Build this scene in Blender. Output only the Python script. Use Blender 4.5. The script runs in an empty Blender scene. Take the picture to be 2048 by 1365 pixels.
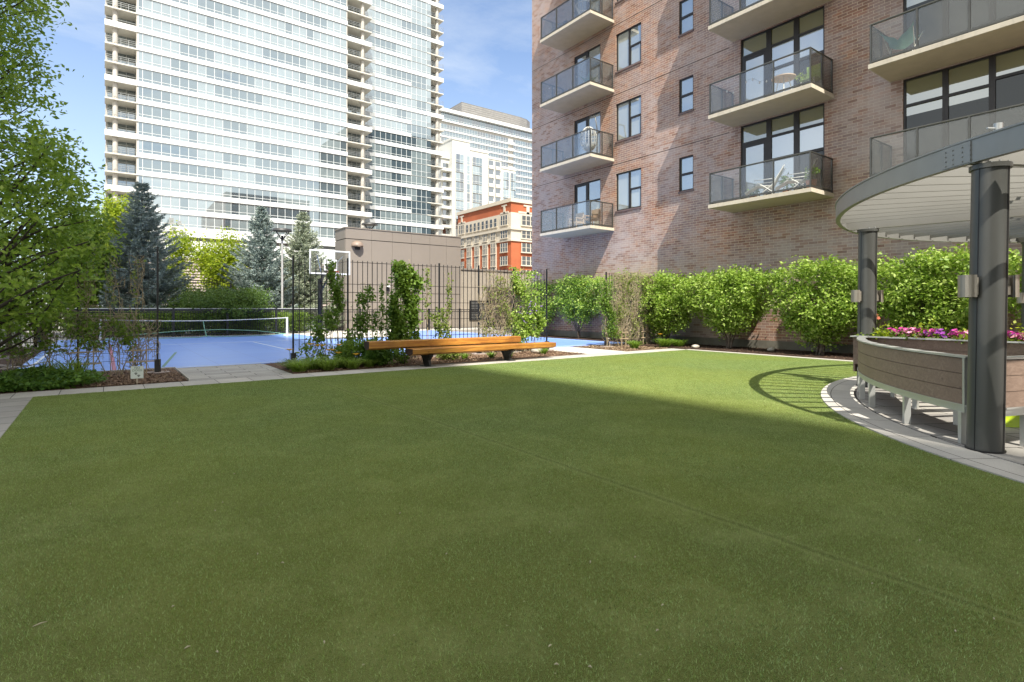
import bpy, math, random
import numpy as np
from mathutils import Vector, Matrix
random.seed(7)
RNG = np.random.default_rng(11)
C = bpy.context.scene.collection
R = math.radians
PI = math.pi

# ------------------------------------------------------------------ objects
ORG = {}
def tag(o, label=None, cat=None, group=None, kind=None):
    if label: o['label'] = label
    if cat: o['category'] = cat
    if group: o['group'] = group
    if kind: o['kind'] = kind
    return o
def thing(name, label, cat, loc=(0, 0, 0), group=None):
    o = bpy.data.objects.new(name, None); C.objects.link(o)
    o.empty_display_size = .2; o.location = loc
    ORG[o.name] = Vector(loc)
    return tag(o, label, cat, group)
def link(name, me, parent=None):
    o = bpy.data.objects.new(name, me); C.objects.link(o)
    if parent is not None:
        o.parent = parent; ORG[o.name] = ORG[parent.name]
    else:
        ORG[o.name] = Vector((0, 0, 0))
    return o
def copy_tree(o, parent=None):
    c = o.copy(); C.objects.link(c); c.parent = parent
    for ch in KIDS(o): copy_tree(ch, c)
    return c
def KIDS(o):
    return [x for x in ALLCH.get(o.name, [])]
ALLCH = {}
def index_children():
    ALLCH.clear()
    for x in bpy.data.objects:
        if x.parent: ALLCH.setdefault(x.parent.name, []).append(x)

def np_mesh(name, V, F, mats, MI=None, smooth=False):
    """V (n,3), F (m,k) constant k"""
    me = bpy.data.meshes.new(name)
    V = np.asarray(V, dtype=np.float32); F = np.asarray(F, dtype=np.int32)
    m, k = F.shape
    me.vertices.add(len(V)); me.vertices.foreach_set('co', V.ravel())
    me.loops.add(m * k); me.loops.foreach_set('vertex_index', F.ravel())
    me.polygons.add(m)
    me.polygons.foreach_set('loop_start', np.arange(0, m * k, k, dtype=np.int32))
    for mt in mats: me.materials.append(mt)
    if MI is not None: me.polygons.foreach_set('material_index', np.asarray(MI, dtype=np.int32))
    if smooth: me.polygons.foreach_set('use_smooth', np.ones(m, dtype=bool))
    me.update(calc_edges=True); me.validate()
    return me

class MB:
    def __init__(s): s.v = []; s.f = []; s.m = []; s.s = []
    def add(s, V, F, m=0, smooth=False):
        b = len(s.v); s.v.extend([tuple(p) for p in V])
        for f in F:
            s.f.append([b + i for i in f]); s.m.append(m); s.s.append(smooth)
        return s
    def box(s, x0, x1, y0, y1, z0, z1, m=0):
        if x0 > x1: x0, x1 = x1, x0
        if y0 > y1: y0, y1 = y1, y0
        V = [(x0, y0, z0), (x1, y0, z0), (x1, y1, z0), (x0, y1, z0), (x0, y0, z1), (x1, y0, z1), (x1, y1, z1), (x0, y1, z1)]
        return s.add(V, [(3, 2, 1, 0), (4, 5, 6, 7), (0, 1, 5, 4), (1, 2, 6, 5), (2, 3, 7, 6), (3, 0, 4, 7)], m)
    def beam(s, a, b, w, h, m=0, up=(0, 0, 1)):
        a = Vector(a); b = Vector(b); d = (b - a).normalized(); up = Vector(up)
        if abs(d.dot(up)) > .98: up = Vector((1, 0, 0))
        r = d.cross(up).normalized(); u = r.cross(d).normalized()
        V = []
        for p in (a, b):
            for i, j in ((-1, -1), (1, -1), (1, 1), (-1, 1)): V.append(p + r * (i * w / 2) + u * (j * h / 2))
        return s.add(V, [(3, 2, 1, 0), (4, 5, 6, 7), (0, 1, 5, 4), (1, 2, 6, 5), (2, 3, 7, 6), (3, 0, 4, 7)], m)
    def tube(s, pts, rad, n=8, m=0, cap=True, smooth=True):
        pts = [Vector(p) for p in pts]
        if not hasattr(rad, '__len__'): rad = [rad] * len(pts)
        V = []; F = []
        ref = Vector((.31, .22, .92)).normalized()
        for i, p in enumerate(pts):
            d = (pts[min(i + 1, len(pts) - 1)] - pts[max(i - 1, 0)])
            d = d.normalized() if d.length > 1e-9 else Vector((0, 0, 1))
            r = d.cross(ref)
            if r.length < .2: r = d.cross(Vector((1, 0, 0)))
            r.normalize(); u = d.cross(r).normalized()
            for k in range(n):
                a = 2 * PI * k / n; V.append(p + (r * math.cos(a) + u * math.sin(a)) * rad[i])
        for i in range(len(pts) - 1):
            for k in range(n):
                F.append((i * n + k, i * n + (k + 1) % n, (i + 1) * n + (k + 1) % n, (i + 1) * n + k))
        s.add(V, F, m, smooth)
        if cap:
            s.add(V[:n], [tuple(range(n))], m); s.add(V[-n:], [tuple(range(n - 1, -1, -1))], m)
        return s
    def cyl(s, x, y, z0, z1, r, n=16, m=0, r1=None, dx=0, dy=0):
        return s.tube([(x, y, z0), (x + dx, y + dy, z1)], [r, r if r1 is None else r1], n, m)
    def prism(s, P, z0, z1, m=0, ms=None):
        n = len(P); V = [(p[0], p[1], z0) for p in P] + [(p[0], p[1], z1) for p in P]
        s.add(V, [tuple(range(n - 1, -1, -1)), tuple(range(n, 2 * n))], m)
        s.add(V, [(i, (i + 1) % n, n + (i + 1) % n, n + i) for i in range(n)], m if ms is None else ms)
        return s
    def poly(s, P, z, m=0):
        return s.add([(p[0], p[1], z) for p in P], [tuple(range(len(P)))], m)
    def arc(s, cx, cy, r0, r1, a0, a1, z0, z1, n=40, m=0, smooth=True):
        """solid curved block, radii r0<r1, angles in degrees"""
        V = []
        for i in range(n + 1):
            a = R(a0 + (a1 - a0) * i / n); c, q = math.cos(a), math.sin(a)
            V += [(cx + r0 * c, cy + r0 * q, z0), (cx + r1 * c, cy + r1 * q, z0), (cx + r1 * c, cy + r1 * q, z1), (cx + r0 * c, cy + r0 * q, z1)]
        for k in range(4):
            VV = []
            for i in range(n + 1): VV += [V[4 * i + k], V[4 * i + (k + 1) % 4]]
            s.add(VV, [(2 * i, 2 * i + 1, 2 * i + 3, 2 * i + 2) if a1 < a0 else (2 * i + 1, 2 * i, 2 * i + 2, 2 * i + 3) for i in range(n)], m, smooth)
        s.add(V[:4], [(0, 1, 2, 3)], m); s.add(V[-4:], [(3, 2, 1, 0)], m)
        return s
    def build(s, name, mats, parent=None):
        if not isinstance(mats, (list, tuple)): mats = [mats]
        me = bpy.data.meshes.new(name)
        off = ORG[parent.name] if parent is not None else Vector((0, 0, 0))
        V = [(v[0] - off.x, v[1] - off.y, v[2] - off.z) for v in s.v]
        me.from_pydata(V, [], s.f)
        for mt in mats: me.materials.append(mt)
        me.polygons.foreach_set('material_index', s.m)
        me.polygons.foreach_set('use_smooth', s.s)
        me.update()
        return link(name, me, parent)
def B(*a, m=0):
    return MB().box(*a, m=m)

# ------------------------------------------------------------------ materials
def newmat(name):
    m = bpy.data.materials.new(name); m.use_nodes = True
    nt = m.node_tree; nt.nodes.clear()
    return m, nt
class N:
    def __init__(s, nt): s.nt = nt
    def n(s, t, **kw):
        x = s.nt.nodes.new(t)
        for k, v in kw.items():
            if k.startswith('i_'):
                key = k[2:]; x.inputs[int(key) if key.isdigit() else key.replace('_', ' ')].default_value = v
            else: setattr(x, k, v)
        return x
    def l(s, a, b): s.nt.links.new(a, b)
    def ramp(s, fac, stops, interp='LINEAR'):
        r = s.n('ShaderNodeValToRGB'); r.color_ramp.interpolation = interp
        e = r.color_ramp.elements
        while len(e) < len(stops): e.new(.5)
        for k, (p, c) in enumerate(stops):
            e[k].position = p; e[k].color = (c[0], c[1], c[2], 1) if hasattr(c, '__len__') else (c, c, c, 1)
        s.l(fac, r.inputs[0]); return r.outputs[0]
    def mix(s, f, a, b, t='MIX'):
        m = s.n('ShaderNodeMix', data_type='RGBA', blend_type=t)
        for sock, v in ((m.inputs[0], f), (m.inputs[6], a), (m.inputs[7], b)):
            if hasattr(v, 'links') or hasattr(v, 'is_linked'): s.l(v, sock)
            else: sock.default_value = v if not hasattr(v, '__len__') else (*v[:3], 1)
        return m.outputs[2]
    def math(s, op, a, b=0., c=None):
        m = s.n('ShaderNodeMath', operation=op)
        for k, v in enumerate((a, b) if c is None else (a, b, c)):
            if hasattr(v, 'is_linked'): s.l(v, m.inputs[k])
            else: m.inputs[k].default_value = v
        return m.outputs[0]
    def noise(s, vec, scale, detail=4, rough=.55, dist=0):
        x = s.n('ShaderNodeTexNoise'); x.inputs['Scale'].default_value = scale
        x.inputs['Detail'].default_value = detail; x.inputs['Roughness'].default_value = rough; x.inputs['Distortion'].default_value = dist
        s.l(vec, x.inputs['Vector']); return x.outputs['Fac']
    def obj(s): return s.n('ShaderNodeTexCoord').outputs['Object']
    def pos(s): return s.n('ShaderNodeNewGeometry').outputs['Position']
    def mapping(s, vec, sc=(1, 1, 1), loc=(0, 0, 0), rot=(0, 0, 0)):
        m = s.n('ShaderNodeMapping'); m.inputs['Scale'].default_value = sc
        m.inputs['Location'].default_value = loc; m.inputs['Rotation'].default_value = rot
        s.l(vec, m.inputs['Vector']); return m.outputs[0]
    def bump(s, h, strength=.3, dist=.01):
        b = s.n('ShaderNodeBump'); b.inputs['Strength'].default_value = strength; b.inputs['Distance'].default_value = dist
        s.l(h, b.inputs['Height']); return b.outputs[0]
    def out(s, col, rough=.6, metal=0, normal=None, spec=.5, coat=0, emis=None):
        p = s.n('ShaderNodeBsdfPrincipled')
        if hasattr(col, 'is_linked'): s.l(col, p.inputs['Base Color'])
        else: p.inputs['Base Color'].default_value = (*col, 1)
        if hasattr(rough, 'is_linked'): s.l(rough, p.inputs['Roughness'])
        else: p.inputs['Roughness'].default_value = rough
        p.inputs['Metallic'].default_value = metal
        p.inputs['Specular IOR Level'].default_value = spec
        p.inputs['Coat Weight'].default_value = coat
        if normal is not None: s.l(normal, p.inputs['Normal'])
        o = s.n('ShaderNodeOutputMaterial'); s.l(p.outputs[0], o.inputs[0]); return p

MATS = {}
def flat(name, col, rough=.55, metal=0, var=.12, scale=3., bump=0, bscale=40, spec=.5, coat=0, dirt=0):
    if name in MATS: return MATS[name]
    m, nt = newmat(name); k = N(nt); v = k.obj()
    f = k.noise(v, scale, 5)
    d = tuple(c * (1 - var) for c in col); l = tuple(min(1, c * (1 + var)) for c in col)
    c = k.ramp(f, [(.3, d), (.7, l)])
    if dirt:
        g = k.noise(k.mapping(v, (1, 1, .25)), scale * 2.3, 6, .7)
        c = k.mix(k.math('MULTIPLY', k.ramp(g, [(.5, 0.), (.75, 1.)]), dirt), c, (.12, .10, .08))
    nrm = k.bump(k.noise(v, bscale, 4), bump, .01) if bump else None
    r = k.math('ADD', k.math('MULTIPLY', k.noise(v, scale * 3, 3), .2), rough - .1)
    k.out(c, r, metal, nrm, spec, coat)
    MATS[name] = m; return m

def leafmat(name, cols, trans=.35, rough=.5, var_scale=1.2):
    m, nt = newmat(name); k = N(nt)
    g = k.n('ShaderNodeNewGeometry')
    f = k.math('ADD', k.math('MULTIPLY', g.outputs['Random Per Island'], .65), k.math('MULTIPLY', k.noise(k.pos(), var_scale, 2), .5))
    c = k.ramp(f, [(i / (len(cols) - 1) * .8 + .1, q) for i, q in enumerate(cols)])
    p = k.n('ShaderNodeBsdfPrincipled'); k.l(c, p.inputs['Base Color']); p.inputs['Roughness'].default_value = rough
    p.inputs['Specular IOR Level'].default_value = .35
    t = k.n('ShaderNodeBsdfTranslucent'); k.l(k.mix(.5, c, (.35, .5, .05), 'MIX'), t.inputs[0])
    x = k.n('ShaderNodeMixShader'); x.inputs[0].default_value = trans
    k.l(p.outputs[0], x.inputs[1]); k.l(t.outputs[0], x.inputs[2])
    o = k.n('ShaderNodeOutputMaterial'); k.l(x.outputs[0], o.inputs[0]); return m

def panemat(name, back, refl=.35, rough=.02, tint=(.9, .95, 1), stripes=False):
    """window pane: what hangs behind it, under a mirror-like sheet of glass"""
    m, nt = newmat(name); k = N(nt); v = k.obj()
    f = k.noise(v, .35, 2); c = k.ramp(f, [(.3, tuple(q * .85 for q in back)), (.7, tuple(min(1, q * 1.12) for q in back))])
    if stripes:
        w = k.n('ShaderNodeTexWave', wave_type='BANDS', bands_direction='X'); w.inputs['Scale'].default_value = 6; w.inputs['Distortion'].default_value = .6; k.l(v, w.inputs['Vector'])
        c = k.mix(k.math('MULTIPLY', w.outputs['Fac'], .15), c, (.3, .33, .33))
    d = k.n('ShaderNodeBsdfDiffuse'); k.l(c, d.inputs[0])
    g = k.n('ShaderNodeBsdfGlossy'); g.inputs[0].default_value = (*tint, 1); g.inputs['Roughness'].default_value = rough
    b = k.bump(k.noise(v, .6, 1), .02, .05); k.l(b, g.inputs['Normal'])
    lw = k.n('ShaderNodeLayerWeight'); lw.inputs[0].default_value = .35
    fac = k.math('MAXIMUM', k.math('MULTIPLY', lw.outputs['Fresnel'], 1.0), refl)
    x = k.n('ShaderNodeMixShader'); k.l(fac, x.inputs[0]); k.l(d.outputs[0], x.inputs[1]); k.l(g.outputs[0], x.inputs[2])
    o = k.n('ShaderNodeOutputMaterial'); k.l(x.outputs[0], o.inputs[0]); return m

def glassmat(name, tint=(.85, .9, .88), refl=.12, haze=.08):
    m, nt = newmat(name); k = N(nt)
    t = k.n('ShaderNodeBsdfTransparent'); t.inputs[0].default_value = (*tint, 1)
    g = k.n('ShaderNodeBsdfGlossy'); g.inputs['Roughness'].default_value = .03
    d = k.n('ShaderNodeBsdfDiffuse'); d.inputs[0].default_value = (.55, .56, .52, 1)
    lw = k.n('ShaderNodeLayerWeight'); lw.inputs[0].default_value = .25
    x = k.n('ShaderNodeMixShader'); k.l(k.math('MAXIMUM', k.math('MULTIPLY', lw.outputs['Fresnel'], .8), refl), x.inputs[0]); k.l(t.outputs[0], x.inputs[1]); k.l(g.outputs[0], x.inputs[2])
    y = k.n('ShaderNodeMixShader'); k.l(k.math('MULTIPLY', k.ramp(k.noise(k.obj(), 2.5, 5, .7), [(.35, .4), (.7, 1.)]), haze), y.inputs[0]); k.l(x.outputs[0], y.inputs[1]); k.l(d.outputs[0], y.inputs[2])
    o = k.n('ShaderNodeOutputMaterial'); k.l(y.outputs[0], o.inputs[0]); return m

def brickmat():
    m, nt = newmat('brick_masonry'); k = N(nt); v = k.pos()
    s = k.n('ShaderNodeSeparateXYZ'); k.l(v, s.inputs[0])
    c = k.n('ShaderNodeCombineXYZ'); k.l(k.math('ADD', s.outputs[0], s.outputs[1]), c.inputs[0]); k.l(s.outputs[2], c.inputs[1])
    def br(mort):
        b = k.n('ShaderNodeTexBrick'); b.inputs['Scale'].default_value = 1
        b.inputs['Brick Width'].default_value = .306; b.inputs['Row Height'].default_value = .0965
        b.inputs['Mortar Size'].default_value = mort; b.inputs['Mortar Smooth'].default_value = .15; b.inputs['Bias'].default_value = 0
        b.inputs['Color1'].default_value = (0, 0, 0, 1); b.inputs['Color2'].default_value = (1, 1, 1, 1); b.inputs['Mortar'].default_value = (.5, .5, .5, 1)
        k.l(c.outputs[0], b.inputs['Vector']); return b
    b = br(.0062)
    base = k.ramp(b.outputs['Color'], [(0, (0.224, 0.107, 0.070)), (.14, (0.336, 0.158, 0.098)), (.3, (0.280, 0.144, 0.098)), (.48, (0.347, 0.200, 0.148)), (.62, (0.370, 0.167, 0.102)), (.78, (0.314, 0.205, 0.164)), (.9, (0.437, 0.233, 0.148)), (1, (0.414, 0.186, 0.107))])
    grime = k.noise(v, 14, 4, .7)
    base = k.mix(k.ramp(grime, [(.35, .35), (.65, 0.)]), base, (.17, .11, .085))
    base = k.mix(k.ramp(k.noise(v, .9, 4, .6), [(.44, 0.), (.60, .55)]), base, (.255, .205, .205))
    # lime bloom washed over bricks and joints in patches
    big = k.noise(k.mapping(v, (1, .55, .8)), .33, 3, .6)
    small = k.noise(v, 2.6, 5, .75)
    bl = k.ramp(k.math('ADD', k.math('MULTIPLY', big, .9), k.math('MULTIPLY', small, .45)), [(.58, 0.), (.80, .9)])
    perb = k.ramp(b.outputs['Color'], [(0, .35), (.2, .5), (.3, 1.), (1, .85)])
    bl2 = k.math('MULTIPLY', bl, perb)
    bloomc = k.ramp(k.noise(v, 1.1, 3), [(.35, (.47, .40, .38)), (.65, (.56, .47, .43))])
    face = k.mix(k.math('MULTIPLY', bl2, .75), base, bloomc)
    mortar = k.mix(k.math('MULTIPLY', bl, .8), (.70, .58, .42), (.48, .42, .39))
    col = k.mix(b.outputs['Fac'], face, mortar)
    # faint movement joints at the floor slabs
    h = k.math('ADD', k.math('MULTIPLY', b.outputs['Fac'], -1.), k.math('MULTIPLY', grime, .35))
    k.out(col, .75, 0, k.bump(h, .45, .008), spec=.3)
    return m

def pavermat(name, bw, rh, cols, mort=.006, rot=0., off=.5, joint=(.05, .045, .04), polar=None):
    m, nt = newmat(name); k = N(nt); v = k.pos()
    vec = k.mapping(v, rot=(0, 0, rot))
    if polar:
        s = k.n('ShaderNodeSeparateXYZ'); k.l(v, s.inputs[0])
        dx = k.math('SUBTRACT', s.outputs[0], polar[0]); dy = k.math('SUBTRACT', s.outputs[1], polar[1])
        ang = k.math('ARCTAN2', dy, dx); r = k.math('SQRT', k.math('ADD', k.math('MULTIPLY', dx, dx), k.math('MULTIPLY', dy, dy)))
        c = k.n('ShaderNodeCombineXYZ'); k.l(k.math('MULTIPLY', ang, polar[2]), c.inputs[0]); k.l(r, c.inputs[1]); vec = c.outputs[0]
    b = k.n('ShaderNodeTexBrick'); b.offset = off
    for n_, q in (('Scale', 1), ('Brick Width', bw), ('Row Height', rh), ('Mortar Size', mort), ('Mortar Smooth', .2), ('Bias', 0)): b.inputs[n_].default_value = q
    b.inputs['Color1'].default_value = (0, 0, 0, 1); b.inputs['Color2'].default_value = (1, 1, 1, 1); b.inputs['Mortar'].default_value = (.5, .5, .5, 1)
    k.l(vec, b.inputs['Vector'])
    c = k.ramp(b.outputs['Color'], [(i / (len(cols) - 1), q) for i, q in enumerate(cols)])
    st = k.noise(v, 1.3, 6, .7); c = k.mix(k.ramp(st, [(.45, 0.), (.8, .35)]), c, (.13, .11, .09))
    gr = k.noise(v, 120, 3); c = k.mix(k.ramp(gr, [(.3, .25), (.6, 0.)]), c, (.1, .09, .08))
    c = k.mix(b.outputs['Fac'], c, joint)
    h = k.math('ADD', k.math('MULTIPLY', b.outputs['Fac'], -1.), k.math('MULTIPLY', gr, .15))
    k.out(c, .8, 0, k.bump(h, .4, .006), spec=.3); return m

def turfmat():
    m, nt = newmat('artificial_turf'); k = N(nt); v = k.pos()
    fine = k.noise(v, 210, 2, .7); mid = k.noise(k.mapping(v, (1, 1.0, 1)), 38, 4, .75)
    patch = k.noise(v, 1.4, 6, .68, .4); big = k.noise(v, .22, 3)
    c = k.ramp(fine, [(.30, (.03, .04, .01)), (.5, (.08, .10, .02)), (.70, (.2, .22, .07))])
    c = k.mix(k.ramp(mid, [(.38, .40), (.62, 0.)]), c, (.055, .075, .012))
    c = k.mix(k.ramp(patch, [(.47, 0.), (.75, .55)]), c, (.31, .34, .14))
    c = k.mix(k.ramp(big, [(.4, 0.), (.65, .30)]), c, (.28, .29, .03))
    sp = k.n('ShaderNodeTexVoronoi', feature='F1'); sp.inputs['Scale'].default_value = 7.5; k.l(v, sp.inputs['Vector'])
    c = k.mix(k.ramp(sp.outputs['Distance'], [(.035, .9), (.05, 0.)]), c, k.ramp(sp.outputs['Color'], [(.55, (.07, .09, .03)), (.62, (.45, .42, .28))]))
    s = k.n('ShaderNodeSeparateXYZ'); k.l(v, s.inputs[0])
    wob = k.math('MULTIPLY', k.math('SUBTRACT', k.noise(v, 5, 3), .5), .05)
    xx = k.math('ADD', s.outputs[0], wob)
    seam = k.math('MINIMUM', k.math('ABSOLUTE', k.math('SUBTRACT', xx, 3.51)), k.math('MULTIPLY', k.math('ABSOLUTE', k.math('SUBTRACT', xx, 12.1)), 2.2))
    c = k.mix(k.ramp(seam, [(0., .6), (.008, .4), (.016, 0.)]), c, (.05, .07, .02))
    c = k.mix(k.ramp(k.math('ABSOLUTE', k.math('SUBTRACT', seam, .045)), [(0., .35), (.03, 0.)]), c, (.26, .30, .12))
    h = k.math('ADD', k.math('ADD', fine, k.math('MULTIPLY', mid, 1.3)), k.ramp(seam, [(0., -1.), (.02, 0.), (.05, .6), (.12, 0.)]))
    k.out(c, .85, 0, k.bump(h, 1., .016), spec=.12); pp = [x for x in nt.nodes if x.type == 'BSDF_PRINCIPLED'][0]
    pp.inputs['Sheen Weight'].default_value = .35; pp.inputs['Sheen Roughness'].default_value = .45; pp.inputs['Sheen Tint'].default_value = (.75, .85, .30, 1); return m

def mulchmat(name, cols, sc=28):
    m, nt = newmat(name); k = N(nt); v = k.pos()
    x = k.n('ShaderNodeTexVoronoi', feature='F1'); x.inputs['Scale'].default_value = sc; x.inputs['Randomness'].default_value = 1
    k.l(k.mapping(v, (1, .45, 1), rot=(0, 0, .5)), x.inputs['Vector'])
    c = k.ramp(x.outputs['Color'], [(i / (len(cols) - 1), q) for i, q in enumerate(cols)])
    c = k.mix(k.ramp(k.noise(v, 3, 4), [(.4, 0.), (.7, .5)]), c, (.06, .04, .03))
    k.out(c, .9, 0, k.bump(x.outputs['Distance'], 1, .03), spec=.2); return m

def woodmat(name, cols, axis=0, rough=.5, coat=0):
    m, nt = newmat(name); k = N(nt); v = k.obj()
    sc = [14, 14, 14]; sc[axis] = .8
    f = k.noise(k.mapping(v, tuple(sc)), 1.6, 6, .65, 1.2)
    c = k.ramp(f, [(.3, cols[0]), (.5, cols[1]), (.68, cols[2])])
    g = k.noise(v, 1.1, 4, .6); c = k.mix(k.ramp(g, [(.48, 0.), (.72, .75)]), c, cols[0])
    vo = k.n('ShaderNodeTexVoronoi'); vo.inputs['Scale'].default_value = 3.2; k.l(k.mapping(v, tuple(1.6 if i != axis else .7 for i in range(3))), vo.inputs['Vector'])
    c = k.mix(k.ramp(vo.outputs['Distance'], [(.04, .8), (.09, 0.)]), c, tuple(q * .3 for q in cols[0]))
    k.out(c, rough, 0, k.bump(f, .15, .004), coat=coat); return m

# ================================================================== camera, sky, sun
F_, YH, EYE = 1107., 617., 1.49
HD = math.atan(817 / F_); SN, CS = math.sin(HD), math.cos(HD)
cam = bpy.data.cameras.new('camera'); co = bpy.data.objects.new('camera', cam); C.objects.link(co)
co.location = (0, 0, EYE); co.rotation_euler = (PI / 2, 0, -HD)
cam.sensor_width = 36; cam.lens = F_ / 2048 * 36; cam.shift_y = (YH - 682.5) / 2048
cam.clip_start = .05; cam.clip_end = 3000
sc = bpy.context.scene; sc.camera = co

SUN = Vector((-.27, -.63, 1)).normalized()
w = bpy.data.worlds.new('World'); sc.world = w; w.use_nodes = True
nt = w.node_tree; nt.nodes.clear(); k = N(nt)
sky = k.n('ShaderNodeTexSky', sky_type='NISHITA', sun_disc=False)
sky.sun_elevation = math.asin(SUN.z); sky.sun_rotation = math.atan2(SUN.x, SUN.y); sky.altitude = 200; sky.dust_density = .15; sky.ozone_density = 3.5; sky.air_density = 1.
gv = k.n('ShaderNodeTexCoord').outputs['Generated']
s3 = k.n('ShaderNodeSeparateXYZ'); k.l(gv, s3.inputs[0])
zz = k.math('ADD', k.math('ABSOLUTE', s3.outputs[2]), .18)
cc = k.n('ShaderNodeCombineXYZ'); k.l(k.math('DIVIDE', s3.outputs[0], zz), cc.inputs[0]); k.l(k.math('DIVIDE', s3.outputs[1], zz), cc.inputs[1])
cl = k.noise(k.mapping(cc.outputs[0], (1.0, 1.5, 1), loc=(3.1, 1.4, 0)), 1.5, 8, .62, .35)
cl2 = k.noise(k.mapping(cc.outputs[0], (.5, 1.2, 1)), 5, 6, .6, .6)
cf = k.ramp(k.math('ADD', cl, k.math('MULTIPLY', cl2, .22)), [(.50, 0.), (.68, .45), (.85, .8)])
low = k.ramp(s3.outputs[2], [(.02, .70), (.30, .25), (.5, 0.)])
cf = k.math('MAXIMUM', k.math('MULTIPLY', cf, k.ramp(s3.outputs[2], [(0., 1.), (.65, .45)])), low)
cloudc = (3.9, 4.3, 4.8)
col = k.mix(cf, sky.outputs[0], cloudc)
# unseen bright cloud added overhead and behind the camera as shadow fill
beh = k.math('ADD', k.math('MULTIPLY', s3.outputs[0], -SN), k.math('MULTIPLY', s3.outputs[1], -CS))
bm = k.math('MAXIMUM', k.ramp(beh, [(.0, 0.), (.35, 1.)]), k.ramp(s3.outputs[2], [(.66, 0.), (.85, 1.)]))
fill_puff = k.ramp(k.math('ADD', cl, k.math('MULTIPLY', cl2, .3)), [(.42, .25), (.62, 1.)])
col = k.mix(k.math('MULTIPLY', bm, k.math('MULTIPLY', fill_puff, .8)), col, (8.2, 8.1, 7.5))
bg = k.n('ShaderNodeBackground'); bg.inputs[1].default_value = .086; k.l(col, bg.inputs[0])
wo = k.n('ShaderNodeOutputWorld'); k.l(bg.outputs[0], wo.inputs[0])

sl = bpy.data.lights.new('sun', 'SUN'); sl.energy = 3.3; sl.angle = R(.45); sl.color = (1, .94, .84)
so = bpy.data.objects.new('sun', sl); C.objects.link(so); so.location = (0, -20, 60)
so.rotation_euler = SUN.to_track_quat('Z', 'Y').to_euler()
sc.view_settings.view_transform = 'Standard'; sc.view_settings.look = 'None'
sc.view_settings.exposure = 1.45; sc.view_settings.gamma = 1
sc.cycles.max_bounces = 8; sc.cycles.transparent_max_bounces = 16; sc.cycles.use_denoising = True
sc.cycles.sample_clamp_indirect = 8; sc.cycles.caustics_reflective = False; sc.cycles.caustics_refractive = False

# ================================================================== materials
M = {}
M['brick'] = brickmat()
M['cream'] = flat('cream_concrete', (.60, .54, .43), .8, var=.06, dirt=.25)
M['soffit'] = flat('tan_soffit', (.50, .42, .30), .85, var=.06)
M['frame'] = flat('bronze_frame', (.028, .025, .024), .4, .3)
M['rail'] = flat('rail_metal', (.10, .10, .09), .38, .6)
M['rglass'] = glassmat('smoked_glass', (.985, .99, .985), .08, .04)
M['rglass_d'] = glassmat('screen_glass', (.86, .86, .83), .06, .06)
M['p_blind'] = panemat('pane_blind', (.30, .33, .30), .42)
M['p_blind2'] = panemat('pane_curtain', (.42, .43, .36), .36, stripes=True)
M['p_dark'] = panemat('pane_dark', (.018, .02, .018), .05, .12)
M['p_olive'] = panemat('pane_soffit_reflection', (.20, .20, .10), .30)  # reflection of the slab underside put into the olive backing colour
M['sill'] = flat('stone_sill', (.16, .11, .10), .7)
M['wtower'] = flat('white_band', (.74, .75, .74), .6, var=.03)
M['mull'] = flat('white_mullion', (.66, .69, .69), .5, var=.02)
M['tp_blind'] = panemat('tower_pane_blind', (.19, .24, .255), .28, .01)
M['tp_open'] = panemat('tower_pane_open', (.055, .085, .105), .30, .01, (.85, .93, .97))
M['tp_dark'] = panemat('tower_pane_dark', (.03, .035, .035), .30, .01)
M['tbeige'] = flat('balcony_beige', (.58, .565, .51), .8, var=.05)
M['tcol'] = flat('concrete_column', (.50, .47, .42), .8, var=.08)
M['steel'] = flat('galvanised_steel', (.42, .43, .42), .42, .75, var=.08)
M['dark'] = flat('dark_metal', (.012, .013, .014), .45, .2)
M['wallgrey'] = flat('annex_panel', (.235, .205, .175), .62, var=.04, scale=.6)
M['annexdark'] = flat('panel_joint', (.03, .027, .025), .8)
M['turf'] = turfmat()
M['paver'] = pavermat('grey_pavers', .92, .31, [(.36, .35, .32), (.45, .43, .39), (.32, .31, .29), (.50, .475, .43)], .008)
M['strip'] = pavermat('border_pavers', .62, .72, [(.44, .42, .38), (.50, .475, .43), (.41, .395, .36)], .006, off=0)
M['pathp'] = pavermat('path_pavers', .55, .82, [(.30, .285, .26), (.38, .36, .325), (.26, .25, .23)], .01, rot=PI / 2)
M['kerb'] = flat('limestone_kerb', (.52, .49, .43), .8, var=.08, scale=2, bump=.2, bscale=120)
M['ringstone'] = pavermat('ring_kerb', .95, .5, [(.50, .48, .43), (.44, .425, .39)], .006, off=0, polar=(13.33, -2.9, 7.9))
M['terrace'] = pavermat('terrace_pavers', .9, .6, [(.30, .29, .27), (.37, .355, .32), (.26, .25, .235), (.33, .31, .28)], .009, rot=.55, joint=(.03, .028, .025))
M['mulch'] = mulchmat('bark_mulch', [(.05, .03, .02), (.16, .09, .055), (.10, .06, .04), (.27, .18, .11)])
M['mulchd'] = mulchmat('dark_mulch', [(.02, .013, .01), (.05, .03, .022), (.09, .055, .035)])
M['conc'] = flat('light_concrete', (.50, .47, .42), .85, var=.08, scale=.8, bump=.1)
M['black'] = flat('black_paint', (.010, .010, .011), .4)
M['white'] = flat('white_paint', (.72, .73, .72), .5, var=.04)

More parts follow.
